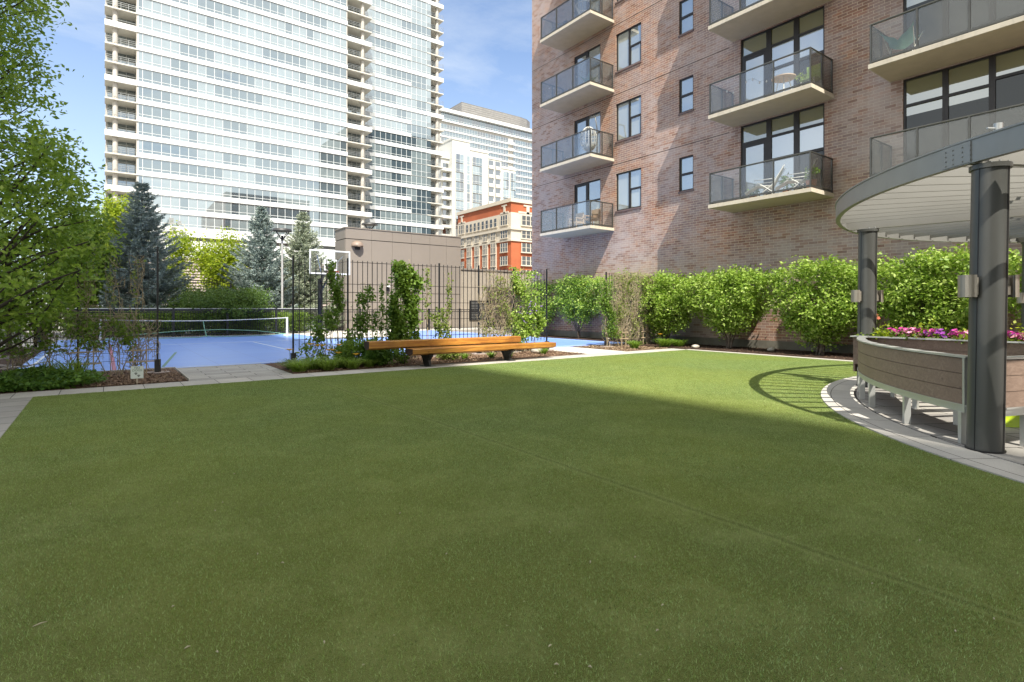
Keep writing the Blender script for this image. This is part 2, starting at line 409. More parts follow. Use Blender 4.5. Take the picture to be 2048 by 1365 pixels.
def courtmat():
    m, nt = newmat('court_tiles'); k = N(nt); v = k.pos()
    b = k.n('ShaderNodeTexBrick'); b.offset = 0
    for n_, q in (('Scale', 1), ('Brick Width', 1.22), ('Row Height', 1.22), ('Mortar Size', .012), ('Mortar Smooth', .6), ('Bias', 0)): b.inputs[n_].default_value = q
    b.inputs['Color1'].default_value = (.18, .325, .80, 1); b.inputs['Color2'].default_value = (.20, .355, .84, 1); b.inputs['Mortar'].default_value = (.11, .20, .58, 1)
    k.l(v, b.inputs['Vector'])
    c = k.mix(k.ramp(k.noise(v, 1.1, 5, .65), [(.4, 0.), (.75, .30)]), b.outputs['Color'], (.33, .45, .80))
    k.out(c, .33, 0, spec=.6); return m
M['court'] = courtmat()
M['cline'] = flat('court_line_white', (.62, .68, .75), .5, var=.1, scale=6)
M['cred'] = flat('court_line_red', (.36, .13, .20), .5, var=.1)
M['cgreen'] = flat('court_line_green', (.10, .20, .16), .5, var=.1)

def struct(name, mb, mat): return tag(mb.build(name, mat), kind='structure')

# ================================================================== ground
struct('ground', MB().box(-900, 900, -500, 1600, -.6, -.06), flat('city_ground', (.22, .21, .19), .9, var=.15, scale=.1))
KC = (13.33, -2.9); KR = 8.15
def arcpts(c, r, a0, a1, n):
    return [(c[0] + r * math.cos(R(a0 + (a1 - a0) * i / n)), c[1] + r * math.sin(R(a0 + (a1 - a0) * i / n))) for i in range(n + 1)]
aR = math.degrees(math.asin((4.5 + 2.9) / KR)); 
aR = math.degrees(math.acos((16.75 - KC[0]) / KR))
turfP = [(-.95, -12), ] 
arc_ = arcpts(KC, KR, aR, 236, 90)
turfP = [(-.95, -12), (-.95, 12.25), (16.75, 12.25)] [::-1]
turfP = [(16.75, 12.25), (-.95, 12.25), (-.95, -12), (arc_[-1][0], -12)] + arc_[::-1]
tb = MB(); tb.prism(turfP, -.05, 0.0)
struct('turf', tb, M['turf'])
# the pile: tiles of real blades laid over the turf (one uncountable object)
def blade_mesh(px, py, rg):
    n = len(px); a = rg.uniform(0, 6.28, n); L = rg.uniform(.007, .013, n); ln = rg.uniform(.15, 1.1, n) * L
    b_ = rg.uniform(0, 6.28, n); w_ = rg.uniform(.0008, .0015, n)
    dx, dy = np.cos(a), np.sin(a); ex, ey = np.cos(b_), np.sin(b_); z0 = np.zeros(n)
    P = [np.stack([px - ex * w_, py - ey * w_, z0], 1), np.stack([px + ex * w_, py + ey * w_, z0], 1),
         np.stack([px + dx * ln + ex * w_ * .4, py + dy * ln + ey * w_ * .4, L], 1), np.stack([px + dx * ln - ex * w_ * .4, py + dy * ln - ey * w_ * .4, L], 1)]
    return np.stack(P, 1).reshape(-1, 3), np.arange(4 * n).reshape(n, 4)
def bladematerial():
    m, nt = newmat('turf_blades'); k = N(nt); v = k.pos(); g = k.n('ShaderNodeNewGeometry')
    f = k.math('ADD', k.math('MULTIPLY', g.outputs['Random Per Island'], .72), k.math('MULTIPLY', k.noise(v, 55, 3, .8), .55))
    c = k.ramp(f, [(.22, (.020, .042, .013)), (.46, (.115, .20, .038)), (.68, (.25, .375, .080)), (.95, (.43, .57, .25))])
    c = k.mix(k.ramp(k.noise(v, 3.1, 7, .75, .4), [(.42, 0.), (.72, .42)]), c, (.35, .46, .20))
    c = k.mix(k.ramp(k.noise(v, .3, 3), [(.4, 0.), (.65, .35)]), c, (.34, .38, .05))
    s = k.n('ShaderNodeSeparateXYZ'); k.l(v, s.inputs[0])
    xx = k.math('ADD', s.outputs[0], k.math('MULTIPLY', k.math('SUBTRACT', k.noise(v, 5, 3), .5), .04))
    seam = k.math('ABSOLUTE', k.math('SUBTRACT', xx, 3.51))
    c = k.mix(k.ramp(seam, [(0., .7), (.006, .3), (.012, 0.)]), c, (.05, .07, .02))
    c = k.mix(k.ramp(k.math('ABSOLUTE', k.math('SUBTRACT', seam, .03)), [(0., .35), (.02, 0.)]), c, (.40, .44, .2))
    p = k.n('ShaderNodeBsdfPrincipled'); k.l(c, p.inputs['Base Color']); p.inputs['Roughness'].default_value = .55; p.inputs['Specular IOR Level'].default_value = .3
    t = k.n('ShaderNodeBsdfTranslucent'); k.l(c, t.inputs[0])
    x = k.n('ShaderNodeMixShader'); x.inputs[0].default_value = .25; k.l(p.outputs[0], x.inputs[1]); k.l(t.outputs[0], x.inputs[2])
    o = k.n('ShaderNodeOutputMaterial'); k.l(x.outputs[0], o.inputs[0]); return m
bmt = bladematerial(); TS = .59; rg = np.random.default_rng(77); nb_ = 4200
def on_turf(x, y): return (np.hypot(x - KC[0], y - KC[1]) > KR + .005) & (x > -.95) & (x < 16.745) & (y < 12.245)
V_, F__ = blade_mesh(rg.uniform(-TS / 2, TS / 2, nb_), rg.uniform(-TS / 2, TS / 2, nb_), rg)
patch = bpy.data.objects.new('pile_patch', np_mesh('pile_patch', V_, F__, [bmt]))
full, ex_, ey_ = [], [], []
for i in range(30):
    for j in range(-2, 23):
        x0_, y1_ = -.95 + i * TS, 12.25 - j * TS
        if j < 0 or y1_ < -.6: continue
        q = [on_turf(x0_ + a * TS, y1_ - b * TS) for a in (.001, .999) for b in (.01, .99)]
        if all(q): full.append((x0_ + TS / 2, y1_ - TS / 2, .001))
        elif any(q):
            x_, y_ = rg.uniform(x0_, x0_ + TS, nb_), rg.uniform(y1_ - TS, y1_, nb_); k_ = on_turf(x_, y_); ex_.append(x_[k_]); ey_.append(y_[k_])
V2, F2 = blade_mesh(np.concatenate(ex_), np.concatenate(ey_), rg); V2[:, 2] += .001
tag(link('turf_pile_edge', np_mesh('turf_pile_edge', V2, F2, [bmt])), 'short green artificial grass pile along the curved kerb', kind='stuff')
pm = bpy.data.meshes.new('turf_pile'); pm.from_pydata(full, [], []); pile = tag(link('turf_pile', pm), 'short green artificial grass pile covering the lawn', kind='stuff')
gn = bpy.data.node_groups.new('scatter_pile', 'GeometryNodeTree')
gn.interface.new_socket('Geometry', in_out='INPUT', socket_type='NodeSocketGeometry'); gn.interface.new_socket('Geometry', in_out='OUTPUT', socket_type='NodeSocketGeometry')
gi_ = gn.nodes.new('NodeGroupInput'); go_ = gn.nodes.new('NodeGroupOutput'); ip = gn.nodes.new('GeometryNodeInstanceOnPoints'); oi = gn.nodes.new('GeometryNodeObjectInfo')
oi.inputs['Object'].default_value = patch; rv = gn.nodes.new('FunctionNodeRandomValue'); rv.data_type = 'INT'
ri = [x for x in rv.inputs if x.type == 'INT']; ri[0].default_value = 0; ri[1].default_value = 3
mu = gn.nodes.new('ShaderNodeMath'); mu.operation = 'MULTIPLY'; mu.inputs[1].default_value = PI / 2
cx_ = gn.nodes.new('ShaderNodeCombineXYZ')
gn.links.new([x for x in rv.outputs if x.type == 'INT'][0], mu.inputs[0]); gn.links.new(mu.outputs[0], cx_.inputs[2])
gn.links.new(gi_.outputs[0], ip.inputs['Points']); gn.links.new(oi.outputs['Geometry'], ip.inputs['Instance']); gn.links.new(cx_.outputs[0], ip.inputs['Rotation'])
gn.links.new(ip.outputs[0], go_.inputs[0])
md = pile.modifiers.new('scatter_pile', 'NODES'); md.node_group = gn
struct('far_paving_strip', MB().box(-3.6, 16.95, 12.254, 13.0, -.05, .004), M['strip'])
struct('path', MB().box(-3.6, -.954, -12, 12.25, -.05, .002), M['pathp'])
struct('paved_entry', MB().box(1.42, 3.45, 13.002, 15.92, -.05, .003), M['paver'])
struct('court_entry', MB().box(12.7, 14.5, 13.002, 15.92, -.05, .003), M['conc'])
struct('mulch_bed', MB().box(-3.6, 1.40, 13.002, 15.92, -.05, .0), M['mulch'])
struct('planting_bed', MB().box(3.47, 12.68, 13.002, 15.92, -.05, .0), M['mulch'])
struct('corner_bed', MB().box(14.52, 17.0, 13.002, 15.92, -.05, .0), M['mulch'])
struct('side_bed', MB().box(-9, -1.72, 15.94, 27.4, -.05, .0), M['mulchd'])
kb = MB(); kb.box(16.752, 16.95, 4.3, 12.25, -.05, .02)
struct('kerb', kb, M['kerb'])
struct('wall_bed', MB().box(16.955, 19.4, 4.0, 15.92, -.05, .03).box(18.02, 19.4, 15.925, 24.4, -.05, .03), M['mulchd'])
struct('bed_edging', MB().box(1.403, 1.418, 13.0, 15.9, -.04, .05).box(-3.6, 1.40, 15.88, 15.915, -.04, .045).box(-3.6, 3.4, 15.925, 15.94, -.05, .012), M['conc'])
ct = MB().box(-1.7, 18.0, 15.945, 33.0, -.05, .012)
struct('court', ct, M['court'])
ln = MB(); z = .0165
ln.box(-1.45, 17.9, 16.13, 16.18, .0125, z).box(-1.5, -1.43, 16.2, 26.4, .0125, z).box(-1.42, 11.0, 26.42, 26.48, .0125, z)
ln.box(5.27, 5.33, 16.2, 26.4, .0125, z)
ln.box(17.6, 17.66, 16.2, 32, .0125, z)
struct('court_lines', ln, M['cline'])
struct('red_court_line', MB().box(.16, .25, 16.2, 27.5, .0125, z), M['cred'])
g2 = MB(); g2.add([(2.2, 24.5, z), (2.28, 24.5, z), (1.27, 17.3, z), (1.19, 17.3, z)], [(0, 3, 2, 1)])
g2 = MB().beam((1.95, 21.6, .0145), (1.2, 16.4, .0145), .07, .004)
struct('green_court_line', g2, M['cgreen'])
pad = MB().prism([(8.8, 27.0), (13.6, 26.6), (15.6, 32.9), (8.9, 32.9)], .0125, .018)
struct('concrete_pad', pad, M['conc'])
struct('back_strip', MB().box(-9, 40, 33.002, 36.8, -.05, .02), M['conc'])
# terrace under the pergola
struct('ring_kerb', MB().arc(KC[0], KC[1], 7.66, KR, aR + 8, 236, -.05, .015, 90), M['ringstone'])
struct('ring_joint', MB().arc(KC[0], KC[1], 7.62, 7.66, aR + 8, 236, -.05, .002, 90), M['annexdark'])
tp = arcpts(KC, 7.62, 78, 236, 80)
struct('terrace', MB().prism([(19.4, tp[0][1]), ] + tp + [(tp[-1][0], -12), (19.4, -12)], -.05, .012), M['terrace'])

# ================================================================== brick apartment building
XW, FL, ZS = 19.4, 3.27, 5.15
bb = thing('brick_building', 'tall brick apartment block with cream balconies rising beside the turf', 'building', (XW, 10, 0))
holes = []   # (y0,y1,z0,z1,kind)
for k_ in range(-0, 5):
    d = k_ * FL
    holes.append((19.06, 20.92, 5.30 + d, 7.80 + d, 'A'))
    holes.append((16.53, 18.05, 6.05 + d, 7.81 + d, 'W'))
    holes.append((13.80, 14.50, 6.36 + d, 7.78 + d, 'S'))
    holes.append((8.69, 11.72, 5.30 + d, 8.37 + d, 'Bd'))
    holes.append((1.2, 6.43, 5.30 + d, 8.38 + d, 'Cd'))
def wall_holes(mb, x, y0, y1, z0, z1, hs, dep, nx=1):
    ys = sorted({y0, y1} | {h[0] for h in hs} | {h[1] for h in hs})
    zs = sorted({z0, z1} | {h[2] for h in hs} | {h[3] for h in hs})
    for i in range(len(ys) - 1):
        zc0 = None
        for j in range(len(zs) - 1):
            cy, cz = (ys[i] + ys[i + 1]) / 2, (zs[j] + zs[j + 1]) / 2
            inside = any(h[0] < cy < h[1] and h[2] < cz < h[3] for h in hs)
            if inside: continue
            mb.add([(x, ys[i], zs[j]), (x, ys[i], zs[j + 1]), (x, ys[i + 1], zs[j + 1]), (x, ys[i + 1], zs[j])], [(0, 1, 2, 3)])
    for h in hs:
        a, b_, c, d = h[:4]; X1 = x + dep
        mb.add([(x, a, c), (X1, a, c), (X1, a, d), (x, a, d)], [(0, 1, 2, 3)])
        mb.add([(x, b_, c), (X1, b_, c), (X1, b_, d), (x, b_, d)], [(3, 2, 1, 0)])
        mb.add([(x, a, d), (X1, a, d), (X1, b_, d), (x, b_, d)], [(0, 1, 2, 3)])
        mb.add([(x, a, c), (X1, a, c), (X1, b_, c), (x, b_, c)], [(3, 2, 1, 0)])
mb = MB(); wall_holes(mb, XW, -30, 24.39, -.1, 23, holes, .14)
mb.add([(XW, 24.39, -.1), (XW, 24.39, 23), (31, 24.39, 23), (31, 24.39, -.1)], [(0, 1, 2, 3)])
mb.box(XW, 31, -30, 24.38, 23, 23.4)
mb.box(XW + .5, 58, -30, 24.2, -.1, 22.9)
mb.box(31.5, 58, -30, 24.2, 22.9, 39)
mb.build('wall', M['brick'], bb)
MB().box(XW - .03, XW - .002, 4.0, 24.38, -.05, .32).build('plinth', flat('plinth_stone', (.16, .15, .12), .85, var=.15, dirt=.4), bb)
jm = flat('joint_sealant', (.055, .042, .036), .8)
for k_ in range(1, 4):
    MB().box(XW - .004, XW + .01, 12.2, 24.38, 4.99 + k_ * FL - .012, 4.99 + k_ * FL + .012).build('expansion_joint', jm, bb)

def window(kind, h, k_):
    y0, y1, z0, z1 = h[:4]; X = XW + .075; fr = MB(); pn = []
    t = .055; dpt = .07
    fx0, fx1 = X - .035, X + .035
    def bar(a, b, c, d, x0=None, x1=None): fr.box(x0 or fx0, x1 or fx1, a, b, c, d)
    bar(y0, y0 + t, z0, z1); bar(y1 - t, y1, z0, z1); bar(y0 + t, y1 - t, z1 - t, z1); bar(y0 + t, y1 - t, z0, z0 + t)
    panes = []
    iy0, iy1, iz0, iz1 = y0 + t, y1 - t, z0 + t, z1 - t
    if kind == 'A':      # door left (far) + window with low transom near
        m_ = (y0 + y1) / 2; bar(m_ - .05, m_ + .05, iz0, iz1)
        bar(iy0, m_ - .05, z1 - 1.02, z1 - .95)
        panes += [(iy0, m_ - .05, iz0, z1 - 1.02, 'p_blind2'), (iy0, m_ - .05, z1 - .95, iz1, 'p_blind'), (m_ + .13, iy1 - .08, iz0, iz1 - .09, 'p_blind')]
        bar(m_ + .05, m_ + .13, iz0, iz1, fx0 + .01, fx1 - .01); bar(iy1 - .08, iy1, iz0, iz1, fx0 + .01, fx1 - .01); bar(m_ + .13, iy1 - .08, iz1 - .09, iz1, fx0 + .01, fx1 - .01)
    elif kind == 'W':
        m_ = y0 + .74; bar(m_ - .04, m_ + .04, iz0, iz1); bar(iy0, m_ - .04, z0 + .86, z0 + .94)
        bar(iy0, iy0 + .04, iz0, z0 + .86, fx0 + .01, fx1); bar(m_ - .08, m_ - .04, iz0, z0 + .86, fx0 + .01, fx1)
        panes += [(m_ + .04, iy1, iz0, iz1, 'p_blind2'), (iy0, m_ - .04, z0 + .94, iz1, 'p_blind'), (iy0 + .04, m_ - .08, iz0, z0 + .86, 'p_blind2')]
    elif kind == 'S':
        bar(iy0, iy1, z0 + .66, z0 + .75)
        panes += [(iy0, iy1, iz0, z0 + .66, 'p_blind'), (iy0, iy1, z0 + .75, iz1, 'p_blind')]
    elif kind == 'Bd':
        a, b = 10.64, 9.65
        bar(a - .09, a + .09, iz0, iz1); bar(b - .09, b + .09, iz0, iz1)
        tr = z1 - .64
        bar(a + .09, iy1, tr - .09, tr); bar(b + .09, a - .09, tr - .06, tr + .02); bar(iy0, b - .09, tr - .06, tr + .02)
        bar(b + .09, a - .09, z0 + 1.5, z0 + 1.6); bar(iy0, b - .09, z0 + 1.5, z0 + 1.6)
        q = M
        bar(a + .09, a + .20, iz0, tr - .09, fx0 + .012, fx1 - .01); bar(iy1 - .10, iy1, iz0, tr - .09, fx0 + .012, fx1 - .01); bar(a + .2, iy1 - .1, tr - .2, tr - .09, fx0 + .012, fx1 - .01)
        panes += [(a + .2, iy1 - .1, iz0, tr - .2, 'p_blind2'), (a + .09, iy1, tr, iz1, 'p_olive'), (b + .09, a - .09, tr + .02, iz1, 'p_olive'), (iy0, b - .09, tr + .02, iz1, 'p_olive'),
                  (b + .09, a - .09, z0 + 1.6, tr - .06, 'p_blind'), (iy0, b - .09, z0 + 1.6, tr - .06, 'p_blind'), (b + .09, a - .09, iz0, z0 + 1.5, 'p_blind'), (iy0, b - .09, iz0, z0 + 1.5, 'p_dark')]
    else:
        e = [6.43 - t, 5.40, 4.36, 3.3, 2.25, 1.2 + t]
        for q in e[1:-1]: bar(q - .07, q + .07, iz0, iz1)
        for i in range(5):
            a_, b_ = e[i + 1] + (.07 if i < 4 else 0), e[i] - (.07 if i else 0)
            tr = z1 - (.80 if i < 2 else .66)
            bar(a_, b_, tr - .04, tr + .04)
            pm = 'p_olive' if i < 2 else 'p_dark'
            panes += [(a_, b_, tr + .04, iz1, 'p_olive'), ]
            if i < 2:
                panes += [(a_, b_, tr - .30, tr - .04, 'p_olive'), (a_, b_, iz0, tr - .30, 'p_dark')]
            else: panes += [(a_, b_, iz0, tr - .04, 'p_dark')]
    w_ = fr.build('balcony_door' if kind in ('A', 'Bd', 'Cd') else 'window', M['frame'], bb)
    for (a, b, c, d, mt) in panes:
        MB().box(X + .008, X + .02, a, b, c, d).build('pane', M[mt], w_)
    if kind in ('W', 'S'):
        MB().box(XW - .045, XW + .10, y0 - .03, y1 + .03, z0 - .075, z0 - .002).build('sill', M['sill'], w_)
    return w_
for h in holes:
    k_ = round((h[2] - 5.3) / FL - (.0 if h[4] not in 'WS' else .25))
    if (h[4] == 'Bd' and k_ > 2) or (h[4] == 'Cd' and k_ > 2): pass
    window(h[4], h, k_)
def balcony(y0, y1, k_, posts, gl='rglass'):
    zb = ZS + k_ * FL; xf = 17.83
    s_ = MB(); s_.box(xf, XW - .002, y0, y1, zb, zb + .13)
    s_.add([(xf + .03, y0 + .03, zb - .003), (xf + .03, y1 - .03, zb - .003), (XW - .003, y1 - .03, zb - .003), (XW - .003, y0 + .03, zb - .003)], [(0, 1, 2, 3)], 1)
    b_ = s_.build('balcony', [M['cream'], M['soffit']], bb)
    r = MB(); zt = zb + 1.27; f = xf + .05
    r.tube([(XW - .03, y0 + .05, zt), (f, y0 + .05, zt), (f, y1 - .05, zt), (XW - .03, y1 - .05, zt)], .028, 8, smooth=False)
    zl = zb + .20
    r.beam((f, y0 + .05, zl), (f, y1 - .05, zl), .03, .06); r.beam((f, y0 + .05, zl), (XW - .05, y0 + .05, zl), .03, .06); r.beam((f, y1 - .05, zl), (XW - .05, y1 - .05, zl), .03, .06)
    n = posts; ys = [y0 + .05 + (y1 - y0 - .1) * i / n for i in range(n + 1)]
    for y in ys: r.box(f - .022, f + .022, y - .022, y + .022, zb + .10, zt)
    xs = [f, (f + XW) / 2, XW - .06]
    for x in xs[1:]:
        for y in (y0 + .05, y1 - .05): r.box(x - .02, x + .02, y - .02, y + .02, zb + .13, zt)
    r.build('railing', M['rail'], b_)
    for i in range(n):
        MB().box(f - .005, f + .005, ys[i] + .03, ys[i + 1] - .03, zl + .03, zt - .04).build('glass_panel', M[gl], b_)
    for y in (y0 + .05, y1 - .05):
        for i in range(2):
            MB().box(xs[i] + .03, xs[i + 1] - .03, y - .005, y + .005, zl + .03, zt - .04).build('glass_panel', M[gl], b_)
for k_ in range(4): balcony(18.16, 21.78, k_, 3)
for k_ in range(5): balcony(8.38, 12.06, k_, 3)
balcony(18.16, 21.78, 4, 3)
for k_ in range(4): balcony(1.0, 6.78, k_, 5, 'rglass_d')

# ================================================================== unseen blocks that shade and mirror in the glass
ob = thing('shading_block', 'unseen plain beige stand-in block behind the camera that shades the lawn', 'building', (-20, -20, 0))
o_ = MB().box(-60, -19.45, -90, -17, -.1, 100).build('wall', flat('shade_wall', (.36, .33, .29), .8), ob)
ot = thing('mirror_stand_in', 'unseen grey stand-in block added behind the brick block to mirror in the tower glass', 'building', (95, 5, 0))
MB().box(78, 125, -30, 24, -.1, 74).build('wall', flat('mirror_wall', (.20, .19, .175), .8), ot)

# ================================================================== far buildings (facades face -Y)
def wmesh(name, w, h, back, tr=.30, mull=.07, frame='mull', top=0):
    mb = MB(); y = 0
    mb.box(0, w, .0, .03, 0, h, 0)
    mb.box(0, mull, -.05, -.002, 0, h, 1)
    mb.box(mull, w, -.04, -.002, h * tr - .035, h * tr + .035, 1)
    mb.box(mull, w, -.03, -.002, 0, .05, 1)
    return mb
WCACHE = {}
def window_copies(parent, items, name='window', limit=100):
    """items: (x,y,z,w,h,back,tr). nearest `limit` become parts, the rest one 'stuff' part"""
    items = sorted(items, key=lambda q: math.hypot(q[0], q[1]) + .2 * q[2])
    off = ORG[parent.name]
    for q in items[:limit]:
        key = (round(q[3], 2), round(q[4], 2), q[5], round(q[6], 2))
        if key not in WCACHE:
            mb = wmesh(name, q[3], q[4], q[5], q[6])
            me = bpy.data.meshes.new(name); me.from_pydata(mb.v, [], mb.f)
            for mt in (M[q[5]], M['mull']): me.materials.append(mt)
            me.polygons.foreach_set('material_index', mb.m); WCACHE[key] = me
        o = link(name, WCACHE[key], parent); o.location = (q[0] - off.x, q[1] - off.y, q[2] - off.z)
    if len(items) > limit:
        keys = ['tp_blind', 'tp_open', 'tp_dark', 'p_blind', 'p_dark']
        A = MB()
        for q in items[limit:]:
            mb = wmesh(name, q[3], q[4], q[5], q[6])
            b = len(A.v); A.v += [(v[0] + q[0], v[1] + q[1], v[2] + q[2]) for v in mb.v]
            A.f += [[b + i for i in f] for f in mb.f]; A.s += mb.s
            ki = keys.index(q[5]); A.m += [(5 if m_ else ki) for m_ in mb.m]
        o = A.build(name, [M[x] for x in keys] + [M['mull']], parent); tag(o, kind='stuff')
def pick(r, pb=.70, pd=.0):
    x = r.random()
    return 'tp_blind' if x < pb else ('tp_dark' if x > 1 - pd else 'tp_open')

def tower_balcony(parent, x0, x1, y, yb, z, thick, open_left):
    mb = MB(); h = .92 if thick else .22
    mb.box(x0, x1, y, y + .25, z, z + h, 0); mb.box(x0, x1, y + .25, yb, z, z + .22, 1)
    if thick: pass
    b = mb.build('balcony', [M['wtower'] if thick else M['tbeige'], M['tbeige']], parent)
    r = MB(); zt = z + 1.27
    if not thick:
        for zz_ in (zt, zt - .3, zt - .6): r.box(x0 + .05, x1 - .05, y + .06, y + .10, zz_ - .02, zz_ + .02)
        n = 4
        for i in range(n + 1):
            x = x0 + .08 + (x1 - x0 - .16) * i / n; r.box(x - .025, x + .025, y + .06, y + .1, z + .2, zt)
    else:
        r.box(x0 + .05, x1 - .05, y + .06, y + .10, zt - .02, zt + .02)
    r.build('railing', M['steel'], b)
    return b
def tower_recess(parent, x0, x1, yb, z, n):
    mb = MB(); mb.box(x0, x1, yb, yb + .05, z + .22, z + 2.97, 0)
    wdt = (x1 - x0) / n
    for i in range(n + 1):
        mb.box(x0 + i * wdt - .05, x0 + i * wdt + .05, yb - .06, yb - .002, z + .22, z + 2.97, 1)
    mb.box(x0, x1, yb - .05, yb - .003, z + 2.4, z + 2.5, 1)
    return mb.build('balcony_door', [M['tp_open'] if random.random() < .7 else M['tp_blind'], M['steel']], parent)

PF = 2.97
t1 = thing('glass_tower', 'wide white banded glass apartment tower with open corner balconies behind the court', 'tower', (22, 115, 0))
YT = 111.0
rr = random.Random(3)
core = MB(); core.box(4.6, 39.9, YT + .1, 135, 0, 80).box(.3, 4.5, YT + 3.3, 135, 0, 80).box(40.1, 45.2, YT + 3.3, 135, 0, 80).box(39.9, 40.1, YT, YT + 3.3, 14, 80).box(4.4, 4.6, YT, YT + 3.3, 14, 80)
core.build('wall', M['tcol'], t1)
items = []
def runs(n, r):
    """blinds come in runs, as flats do"""
    out = []
    while len(out) < n:
        L = r.choice([1, 1, 2, 3, 4, 6]); kind = 'tp_blind' if r.random() < .60 else 'tp_open'
        out += [kind] * L
    return out[:n]
for f in range(-3, 19):
    zb = 23.6 + PF * f                     # bottom of this floor's white band
    if f < 18:
        mb = MB().box(4.45, 40.1, YT - .12, YT + .1, zb, zb + .84)
        mb.box(4.45, 40.1, YT - .16, YT - .122, zb, zb + .06, 1)
        mb.build('floor_band', [M['wtower'], M['steel']], t1)
        thick = (f % 3 == 2)
        tower_balcony(t1, .15, 4.44, YT - .1, YT + 3.3, zb, thick, True)
        tower_balcony(t1, 40.11, 45.35, YT - .1, YT + 3.3, zb, thick, False)
        tower_recess(t1, .5, 4.4, YT + 3.2, zb, 3); tower_recess(t1, 40.2, 44.2, YT + 3.2, zb, 4)
    if f < 18:
        zw = zb + .84
        n = 26; ks = runs(n + 2, rr); x = 4.6
        for i in range(n + 1):
            ww = .62 if i == 0 else 1.335
            if i == n: ww = 39.9 - x
            items.append((x, YT, zw, ww, PF - .86, ks[i], .24)); x += ww
window_copies(t1, items)
for x, y in ((1.55, YT + .75), (43.6, YT + .75)):
    MB().cyl(x, y, 14, 80, .38, 16).build('column', M['tcol'], t1)
pd = MB().box(2, 62, YT - .6, YT + .8, 10.3, 13.2).box(2, 62, YT - .3, YT + .9, 13.9, 14.66)
pd.build('podium_band', M['wtower'], t1)
MB().box(2, 62, YT - .1, YT + .7, 13.2, 13.9).build('vent_strip', M['tp_dark'], t1)
lv = MB()
for i in range(21): lv.box(2, 62, YT - .55, YT - .2, -.05 + i * .5, .25 + i * .5)
tag(lv.build('louvre_screen', flat('louvre_pink', (.46, .39, .35), .7), t1), kind='stuff')
MB().box(2, 62, YT - .15, YT + .5, -.1, 10.2).build('screen_backing', flat('louvre_back', (.25, .20, .18), .8), t1)
# window washers' cradle
cr = thing('cleaning_cradle', 'small white window cleaning cradle hanging low on the glass tower facade', 'cradle', (9.5, YT - 1, 15))
c_ = MB()
for zz_ in (14.6, 15.2, 15.8): c_.box(8.2, 11.2, YT - 1.6, YT - 1.55, zz_, zz_ + .06).box(8.2, 11.2, YT - .9, YT - .85, zz_, zz_ + .06)
for x in (8.2, 9.2, 10.2, 11.15): c_.box(x, x + .06, YT - 1.6, YT - .85, 14.6, 15.86)
c_.box(8.2, 11.2, YT - 1.6, YT - .85, 14.5, 14.6)
c_.build('cage', M['tbeige'], cr)
MB().box(8.9, 9.6, YT - 1.4, YT - 1.0, 15.9, 16.8).box(10.2, 10.7, YT - 1.4, YT - 1.0, 15.9, 16.4).build('hoist', M['steel'], cr)

t2 = thing('rear_glass_tower', 'narrower glass tower wing set back at the right end of the wide white tower', 'tower', (55, 125, 0))
Y2 = 118.0
MB().box(45.4, 61.9, Y2 + .1, 140, 0, 92).box(61.9, 65.8, Y2 + 3, 140, 0, 92).build('wall', M['tcol'], t2)
items = []
for f in range(-3, 22):
    zb = 23.6 + PF * f; full = f % 3 == 2
    xe = 61.95 if full else 57.7
    MB().box(48.9, xe, Y2 - .12, Y2 + .1, zb, zb + .84).box(48.9, xe, Y2 - .15, Y2 - .122, zb, zb + .06, 1).build('floor_band', [M['wtower'], M['steel']], t2)
    MB().box(45.3, 48.88, Y2 - .06, Y2 + .1, zb, zb + .84).build('grey_band', flat('grey_spandrel', (.36, .37, .37), .5, var=.04), t2)
    tower_balcony(t2, 62.0, 66.4, Y2 - .1, Y2 + 3, zb, full, False); tower_recess(t2, 62.1, 65.6, Y2 + 2.9, zb, 3)
    ks = runs(16, rr); x = 45.5
    for i in range(13):
        ww = 1.7 if i < 2 else (1.28)
        if x > 57.6 and not full:
            items.append((x, Y2, zb + .10, ww, PF - .12, ks[i], .42))
        else: items.append((x, Y2, zb + .84, ww, PF - .86, ks[i], .24))
        x += ww
window_copies(t2, items)
MB().cyl(65.0, Y2 + .7, 5, 92, .38, 14).build('column', M['tcol'], t2)

# distant grey slab tower
t3 = thing('distant_tower', 'tall pale grey apartment slab with a curved rooftop screen, farthest tower', 'tower', (150, 230, 0))
Y3 = 220.
MB().box(122, 196, Y3 + .1, 250, 0, 90).build('wall', M['tcol'], t3)
items = []; rr = random.Random(5)
for f in range(0, 22):
    zb = 86.2 - 3.0 * f - (1.2 if f else 0)
    if f == 0:
        MB().box(121, 198, Y3 - 1.5, Y3 + 2, 90.3, 91.7).build('roof_slab', M['wtower'], t3)
        MB().box(121.5, 197, Y3 - .6, Y3 + .1, zb - .1, zb + .6).build('floor_band', M['wtower'], t3)
        for i in range(50): items.append((122.5 + i * 1.5, Y3 + .05, zb + .7, 1.5, 3.2, 'tp_dark' if rr.random() < .5 else 'tp_open', .3))
        continue
    MB().box(122, 196, Y3 - .2, Y3 + .1, zb, zb + .85).build('floor_band', flat('grey_white_band', (.50, .51, .50), .6, var=.05), t3)
    ks = runs(52, rr)
    for i in range(50):
        if 25 <= i % 31 <= 26: continue
        items.append((122.5 + i * 1.5, Y3, zb + .85, 1.5, 2.15, 'tp_open' if ks[i] == 'tp_blind' and rr.random() < .7 else ('tp_dark' if rr.random() < .5 else 'tp_open'), .3))
    for x in (160, 192): MB().box(x, x + 3.1, Y3 - 1.2, Y3, zb - .1, zb + 1.0).build('balcony', M['wtower'], t3)
window_copies(t3, items)
sp = [(137, 226), (172, 226), (177, 227), (181, 229.5), (183.5, 233), (184, 240), (137, 240)]
MB().prism(sp, 91.7, 99.5).build('roof_screen', flat('roof_mesh_screen', (.26, .245, .23), .7, var=.15, scale=.8), t3)
fr = MB()
